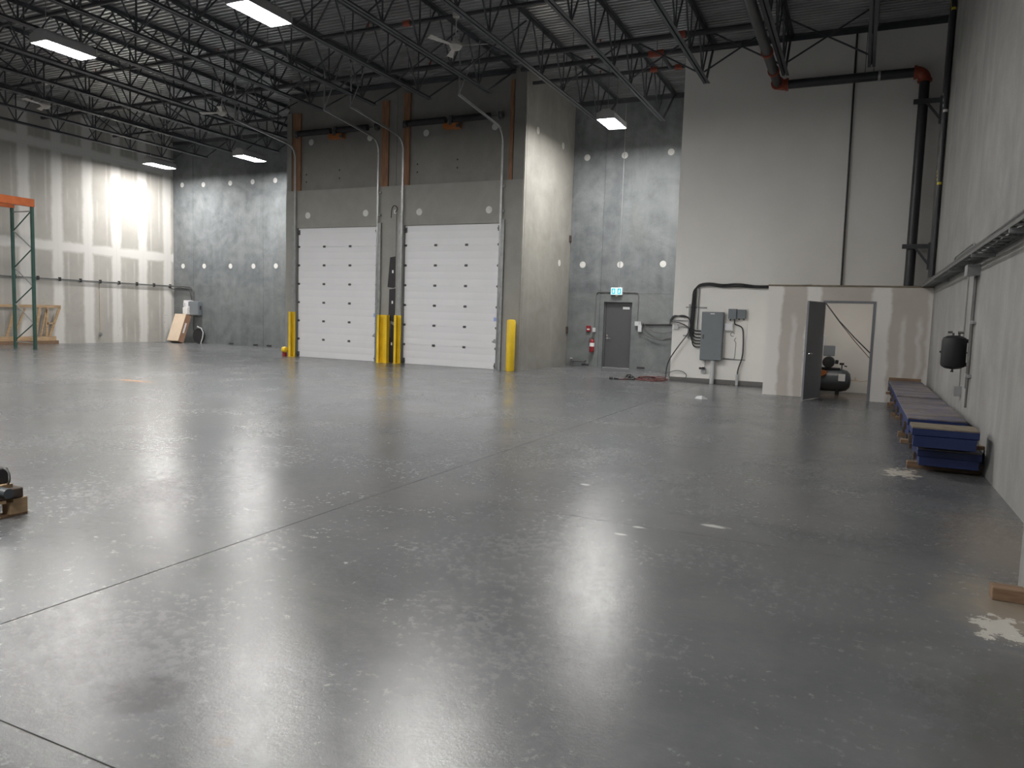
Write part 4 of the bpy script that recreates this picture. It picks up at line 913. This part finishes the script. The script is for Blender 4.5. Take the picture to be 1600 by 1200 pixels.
MB().box(-0.78, -0.72, ty + 0.02, ty + 0.10, tz + 0.78, tz + 1.02).build('intake', 'grey_light', co, bevel=0.01)
MB().box(-1.05, -0.80, ty - 0.10, ty + 0.12, tz + 0.285, tz + 0.55).build('pump', 'tank_black', co, bevel=0.02)
MB().prism([(-0.72, tz + 0.10), (-0.63, tz + 0.16), (-0.64, tz + 0.22), (-0.72, tz + 0.24), (-0.86, tz + 0.24), (-0.86, tz + 0.06)], 'y', ty - 0.30, ty - 0.19).build('belt_guard_tip', 'stain_orange', co)
MB().box(-0.385, -0.24, ty - 0.272, ty - 0.258, tz - 0.0, tz + 0.165).build('label', 'label', co)
MB().cyl((-0.33, ty, tz + 0.26), (-0.33, ty, tz + 0.37), 0.012, 8).box(-0.385, -0.285, ty - 0.03, ty + 0.03, tz + 0.36, tz + 0.41).cyl((-0.28, ty, tz + 0.34), (-0.22, ty, tz + 0.33), 0.014, 8).build('pressure_switch', 'rubber', co)
MB().box(-0.48, -0.41, ty - 0.05, ty + 0.03, tz + 0.38, tz + 0.47).build('valve_head', 'tank_black', co)
MB().cyl((-0.13, ty, tz + 0.02), (-0.02, ty, tz + 0.02), 0.013, 8).cyl((-0.03, ty, tz - 0.0), (-0.03, ty, tz + 0.09), 0.013, 8).tube([(-0.02, ty, tz + 0.02), (0.10, ty, tz + 0.0), (0.35, ty + 0.1, tz + 0.05)], 0.009, 6).build('outlet_valve', 'card', co)
tubething('room_cords', (-0.3, 18.6, 0.9), 'two dark cords slanting across the compressor room doorway', 'cord',
          [([(-0.82, 18.6, 2.20), (-0.45, 18.6, 1.72), (-0.1, 18.6, 1.34), (0.32, 18.6, 0.93)], 0.013, 'cord', 'cable'), ([(-0.82, 18.63, 2.19), (-0.45, 18.63, 1.70), (-0.1, 18.63, 1.27), (0.32, 18.63, 0.80)], 0.008, 'cord', 'cord_red')])

# ================================================================== LEFT SIDE
lc = thing('wall_conduit', (XL + 0.04, 16, 2.40), 'long dark conduit clamped along the drywall side wall', 'conduit')
MB().cyl((XL + 0.06, YN + 0.3, 2.43), (XL + 0.06, YB - 0.35, 2.43), 0.022, 8).build('conduit', 'cable_grey', lc)
MB().cyl((XL + 0.05, YN + 0.3, 2.385), (XL + 0.05, YB - 0.35, 2.385), 0.010, 6).build('conduit', 'galv_dull', lc)
MB().tube(conduit2([(XL + 0.06, YB - 0.35, 2.43), (XL + 0.15, YB - 0.06, 2.43), (-26.6, YB - 0.06, 2.43), (-26.24, YB - 0.06, 2.38), (-26.24, YB - 0.06, 1.82)], 0.25), 0.028, 8).build('bend', 'cable_grey', lc)
MB().tube(conduit2([(XL + 0.05, YB - 0.35, 2.385), (XL + 0.12, YB - 0.10, 2.28), (-27.1, YB - 0.10, 2.38), (-26.4, YB - 0.10, 2.30), (-26.28, YB - 0.09, 1.82)], 0.25), 0.016, 8).build('bend', 'cable', lc)
clm = None
y_ = 23.28
while y_ > YN + 0.5:
    if clm is None: clm = MB().box(XL + 0.001, XL + 0.09, y_ - 0.03, y_ + 0.03, 2.36, 2.50).build('clamp', 'cable', lc); c0 = clm.location.copy(); yb0 = y_
    else: inst(clm, 'clamp', lc, (c0.x, c0.y + (y_ - yb0), c0.z))
    y_ -= 0.826
wo = thing('wall_outlet_drop', (XL + 0.03, 19.96, 0.3), 'thin conduit dropping to an outlet on the drywall', 'outlet')
MB().cyl((XL + 0.02, 19.96, 0.42), (XL + 0.02, 19.96, 2.38), 0.010, 6).build('conduit', 'card', wo); MB().box(XL + 0.001, XL + 0.06, 19.91, 20.01, 0.30, 0.42).build('outlet_box', 'galv', wo)
# corner gear
gb = thing('disconnect_box', (-26.0, YB - 0.1, 1.2), 'grey disconnect box on the back wall in far left corner', 'electrical box')
MB().box(-26.28, -25.78, YB - 0.22, YB - 0.002, 1.20, 1.80).build('case', 'grey', gb, bevel=0.008)
MB().box(-26.27, -25.79, YB - 0.235, YB - 0.22, 1.21, 1.79).build('cover', 'grey', gb, bevel=0.004)
MB().box(-25.78, -25.74, YB - 0.14, YB - 0.08, 1.45, 1.60).build('switch_lever', 'hinge', gb)
wt = thing('meter_board', (-26.6, YB - 0.05, 1.22), 'white board with small meters left of grey disconnect box', 'board')
MB().box(-26.86, -26.30, YB - 0.03, YB - 0.002, 1.22, 1.83).build('board', 'white_plastic', wt)
MB().box(-26.85, -26.56, YB - 0.09, YB - 0.03, 1.24, 1.52).build('cover', 'label', wt, bevel=0.005)
MB().box(-26.52, -26.36, YB - 0.08, YB - 0.03, 1.58, 1.78).build('meter', 'grey', wt, bevel=0.005)
MB().box(-26.84, -26.74, YB - 0.07, YB - 0.03, 1.58, 1.72).build('switch', 'grey_light', wt)
MB().box(-26.50, -26.40, YB - 0.06, YB - 0.03, 1.30, 1.42).build('relay', 'grey_light', wt)
cx_ = thing('cardboard_box', (-26.45, 22.9, 0), 'long pale cardboard box leaning back in the far left corner', 'box')
p0, p1 = Vector((0, 22.55, 0.0)), Vector((0, 22.98, 1.14)); dd = (p1 - p0); nn = Vector((0, dd.z, -dd.y)).normalized() * 0.28
def slab4(x0, x1, a, b, c, d): return MB().add([(x, q.y, q.z) for x in (x0, x1) for q in (a, b, c, d)], [(0, 1, 2, 3), (7, 6, 5, 4), (0, 4, 5, 1), (1, 5, 6, 2), (2, 6, 7, 3), (3, 7, 4, 0)])
lift = Vector((0, 0, -nn.z))
body = slab4(-26.80, -26.14, p0 + lift, p1 + lift, p1 + nn + lift, p0 + nn + lift).build('carton', 'card', cx_)
slab4(-26.139, -26.13, p0 + lift, p1 + lift, p1 + nn + lift, p0 + nn + lift).build('end_panel', 'card_dark', cx_)
u_ = dd.normalized()
slab4(-26.13, -26.127, p0 + lift + u_ * 0.4 + nn * 0.3, p0 + lift + u_ * 0.85 + nn * 0.3, p0 + lift + u_ * 0.85 + nn * 0.6, p0 + lift + u_ * 0.4 + nn * 0.6).build('label', 'label', cx_)
wh = thing('hand_truck', (-25.6, 23.25, 0), 'dark round wheel with pale curved handle behind the cardboard box', 'hand truck')
MB().lathe([(0.10, -0.05), (0.31, -0.05), (0.33, -0.02), (0.33, 0.02), (0.31, 0.05), (0.10, 0.05)], (-25.72, 23.28, 0.33), 'y', 28).build('wheel', 'rubber', wh)
MB().tube([(-25.72, 23.19, 0.72), (-25.50, 23.19, 0.66), (-25.38, 23.19, 0.48), (-25.40, 23.17, 0.25), (-25.46, 23.13, 0.0)], 0.02, 8).build('handle', 'grey_light', wh)
sb_ = thing('corner_valve', (-27.2, 23.3, 0), 'small pipe valve at floor in the far left corner', 'valve')
MB().cyl((-27.12, 23.35, 0), (-27.12, 23.35, 0.20), 0.035, 10).box(-27.22, -27.04, 23.30, 23.40, 0.0, 0.12).build('pipe', 'cable_grey', sb_)
MB().lathe([(0.05, 0.20), (0.07, 0.22), (0.07, 0.25), (0.04, 0.27)], (-27.12, 23.35, 0), 'z', 14).build('wheel_cap', 'grey_light', sb_)
# pallet rack
rk = thing('pallet_rack', (-25.07, 14.1, 0), 'green pallet rack frame with orange beams at the left edge', 'pallet rack')
xa, xb = -25.57, -24.53
for yf in (15.5, 12.76):
    for xx in (xa, xb):
        u = MB()
        u.box(xx - 0.045, xx + 0.045, yf - 0.035, yf - 0.031, 0.01, 4.84).box(xx - 0.045, xx - 0.041, yf - 0.031, yf + 0.04, 0.01, 4.84).box(xx + 0.041, xx + 0.045, yf - 0.031, yf + 0.04, 0.01, 4.84)
        u = u.build('upright', 'rack_green', rk)
        MB().box(xx - 0.09, xx + 0.09, yf - 0.07, yf + 0.07, 0, 0.01).build('foot_plate', 'rack_green', u)
    zl, zr_ = [0.28, 1.47, 2.66, 3.86], [0.84, 2.05, 3.27, 4.48]
    for a in range(4):
        MB().bar((xa + 0.04, yf + 0.01, zl[a]), (xb - 0.04, yf + 0.01, zr_[a]), 0.02, 0.035).build('brace', 'rack_green', rk)
        if a < 3: MB().bar((xb - 0.04, yf + 0.01, zr_[a]), (xa + 0.04, yf + 0.01, zl[a + 1]), 0.02, 0.035).build('brace', 'galv', rk)
    for zz in (0.20, 4.47, 4.70): MB().box(xa + 0.04, xb - 0.04, yf, yf + 0.025, zz - 0.018, zz + 0.018).build('brace', 'galv', rk)
for xx in (xa, xb):
    MB().box(xx - 0.06, xx + 0.06, 12.70, 15.56, 4.60, 4.85).build('beam', 'rack_orange', rk, bevel=0.006)
# lumber frame against the left wall
lu = thing('lumber_frame', (-27.2, 16.6, 0), 'raw lumber frame leaning against drywall behind the rack', 'lumber')
def lum(a, b, w_=0.09, t_=0.04, x=-27.36, x2=None): MB().bar((x, a[0], a[1]), (x2 or x, b[0], b[1]), w_, t_, (1, 0, 0)).build('stud', 'wood', lu)
lum((14.2, 1.36), (18.28, 1.40), 0.10)
lum((18.24, 1.37), (17.84, 0.29)); lum((17.48, 1.34), (17.32, 0.29)); lum((17.76, 1.35), (17.73, 0.29)); lum((17.74, 0.77), (18.02, 0.77), 0.06)
lum((17.74, 1.30), (17.50, 0.29), 0.06); lum((16.62, 1.33), (16.30, 0.29)); lum((16.95, 1.30), (16.55, 0.29), 0.06); lum((15.2, 1.33), (15.0, 0.29)); lum((15.9, 1.33), (15.9, 0.29))
MB().box(-27.42, -27.26, 14.1, 18.12, 0.0, 0.13).build('bottom_plank', 'wood_dark', lu); MB().box(-27.42, -27.30, 14.1, 18.05, 0.131, 0.285).build('bottom_plank', 'wood', lu)
# loaded pallet at the left edge
pl = thing('wooden_pallet', (-6.0, 2.85, 0), 'worn wooden pallet cut by the left frame edge', 'pallet')
for xx in (-6.58, -6.02, -5.50):
    for yy in (2.42, 2.87, 3.30): MB().box(xx - 0.05, xx + 0.05, yy - 0.06, yy + 0.06, 0.016, 0.105).build('block', 'wood', pl)
    MB().box(xx - 0.05, xx + 0.05, 2.36, 3.36, 0.0, 0.016).build('bottom_board', 'wood_dark', pl)
for k in range(7): MB().box(-6.63, -5.45, 2.36 + 0.15 * k, 2.46 + 0.15 * k, 0.105, 0.125).build('deck_board', 'wood', pl)
md = thing('machine_dolly', (-5.95, 3.05, 0.126), 'grey steel skid with slatted top and black ring post on pallet', 'machine part')
MB().box(-6.5, -5.46, 2.75, 3.34, 0.126, 0.20).build('skid', 'rust', md, bevel=0.006)
MB().cyl((-5.52, 3.20, 0.185), (-5.40, 3.20, 0.185), 0.036, 16).build('roller', 'comp_grey', md)
for k in range(5): MB().box(-6.45, -5.52, 2.78 + 0.11 * k, 2.86 + 0.11 * k, 0.20, 0.225).build('slat', 'wood', md)
MB().box(-5.68, -5.56, 3.22, 3.30, 0.225, 0.34).build('post', 'rubber', md, bevel=0.008)
MB().tube(arc((-5.56, 3.27, 0.275), 0.06, -70, 110, 12, 'xz'), 0.007, 6).build('ring', 'cable_grey', md)

# ================================================================== CEILING FANS
def fan(x, y, z, rot, label):
    t = thing('ceiling_fan', (x, y, z), label, 'ceiling fan', 'ceiling fans under the deck')
    MB().lathe([(0.03, z + 0.60), (0.075, z + 0.62), (0.09, z + 0.70), (0.05, z + 0.72)], (x, y, 0), 'z', 16).build('canopy', 'fan', t)
    MB().cyl((x, y, z + 0.12), (x, y, ZD - 0.001), 0.014, 8).build('down_rod', 'fan', t)
    MB().lathe([(0.03, z - 0.10), (0.10, z - 0.07), (0.15, z), (0.14, z + 0.06), (0.06, z + 0.12), (0.03, z + 0.14)], (x, y, 0), 'z', 20).build('motor', 'fan', t)
    for k in range(3):
        a = R(rot + 120 * k); d = Vector((math.cos(a), math.sin(a), 0)); q = Vector((-d.y, d.x, 0.25)).normalized()
        c = Vector((x, y, z + 0.0)); vs = []
        for dz in (0, 0.006):
            vs += [c + d * 0.14 - q * 0.03 + Vector((0, 0, dz)), c + d * 0.75 - q * 0.075 + Vector((0, 0, dz)), c + d * 0.75 + q * 0.075 + Vector((0, 0, dz)), c + d * 0.14 + q * 0.03 + Vector((0, 0, dz))]
        MB().add(vs, [(3, 2, 1, 0), (4, 5, 6, 7), (0, 1, 5, 4), (1, 2, 6, 5), (2, 3, 7, 6), (3, 0, 4, 7)]).build('blade', 'fan', t)
fan(-8.55, 14.85, 7.5, 10, 'cream ceiling fan hanging before the right overhead door')
fan(-22.9, 14.96, 7.5, 40, 'cream ceiling fan high over the pallet rack side')
fan(-17.9, 17.1, 7.42, 70, 'cream ceiling fan left of the dock enclosure')

# ================================================================== LAMPS
def lamp(x, y, label, group='high-bay lamps under the joists'):
    z = 7.22
    t = thing('high_bay_lamp', (x, y, z - 0.12), label, 'lamp', group)
    hz = z - 0.135
    MB().prism([(x - 0.262, hz), (x - 0.25, hz), (x - 0.21, z), (x + 0.21, z), (x + 0.25, hz), (x + 0.262, hz), (x + 0.225, z + 0.05), (x + 0.09, z + 0.14), (x - 0.09, z + 0.14), (x - 0.225, z + 0.05)], 'y', y - 0.57, y + 0.57).box(x - 0.26, x + 0.26, y - 0.60, y - 0.57, hz, z + 0.05).box(x - 0.26, x + 0.26, y + 0.57, y + 0.60, hz, z + 0.05).build('housing', 'lamp_body', t)
    # dropped lens with sloping ends
    a, b, c, d, e = 0.205, 0.56, 0.13, 0.44, z - 0.002
    MB().add([(x - a, y - b, e), (x + a, y - b, e), (x + a, y + b, e), (x - a, y + b, e), (x - c, y - d, z - 0.13), (x + c, y - d, z - 0.13), (x + c, y + d, z - 0.13), (x - c, y + d, z - 0.13)],
             [(0, 1, 2, 3), (4, 7, 6, 5), (0, 4, 5, 1), (1, 5, 6, 2), (2, 6, 7, 3), (3, 7, 4, 0)]).build('lens', 'lens', t, smooth=False)
    for dy in (-0.4, 0.4):
        MB().cyl((x, y + dy, z + 0.14), (x, y + dy, ZD), 0.008, 6).build('hanger_rod', 'galv_dull', t)
    return t
for x, y, lb in ((-6.75, 20.65, 'lit high-bay lamp hanging before the exit door wall'), (-20.9, 21.3, 'lit high-bay lamp nearest the dock enclosure on the far left'),
                 (-25.7, 21.35, 'lit high-bay lamp nearest the far left corner'), (-16.3, 11.1, 'lit high-bay lamp at upper left of the near row'),
                 (-10.65, 11.1, 'lit high-bay lamp at the top edge, right of the near row'),
                 (-20.9, 11.1, 'lit high-bay lamp over the pallet rack side, out at left'), (-2.0, -3.2, 'added high-bay lamp, unseen behind the viewer, brightening the near right floor'),  # second lamp here is added, out of view, to brighten the near right floor
                 (-6.75, 11.1, 'lit high-bay lamp overhead, halfway to the exit door'),
                 (-6.75, 1.2, 'lit high-bay lamp just behind the viewer'),
                 (-11.3, 1.2, 'lit high-bay lamp behind and left of the viewer'), (-16.3, 1.2, 'lit high-bay lamp farther left behind the viewer'), (-20.9, 1.2, 'lit high-bay lamp farthest left behind the viewer')):
    lamp(x, y, lb)
sl = thing('strip_light', (-0.2, YR + 0.2, 2.25), 'strip light over the door inside compressor room', 'lamp')
MB().box(-0.8, 0.4, YR + 0.135, YR + 0.20, 2.28, 2.36).build('housing', 'white_plastic', sl)
MB().box(-0.76, 0.36, YR + 0.15, YR + 0.215, 2.245, 2.28).build('tube', 'strip', sl)
for o in list(bpy.data.objects):
    if "_w" in o: del o["_w"]
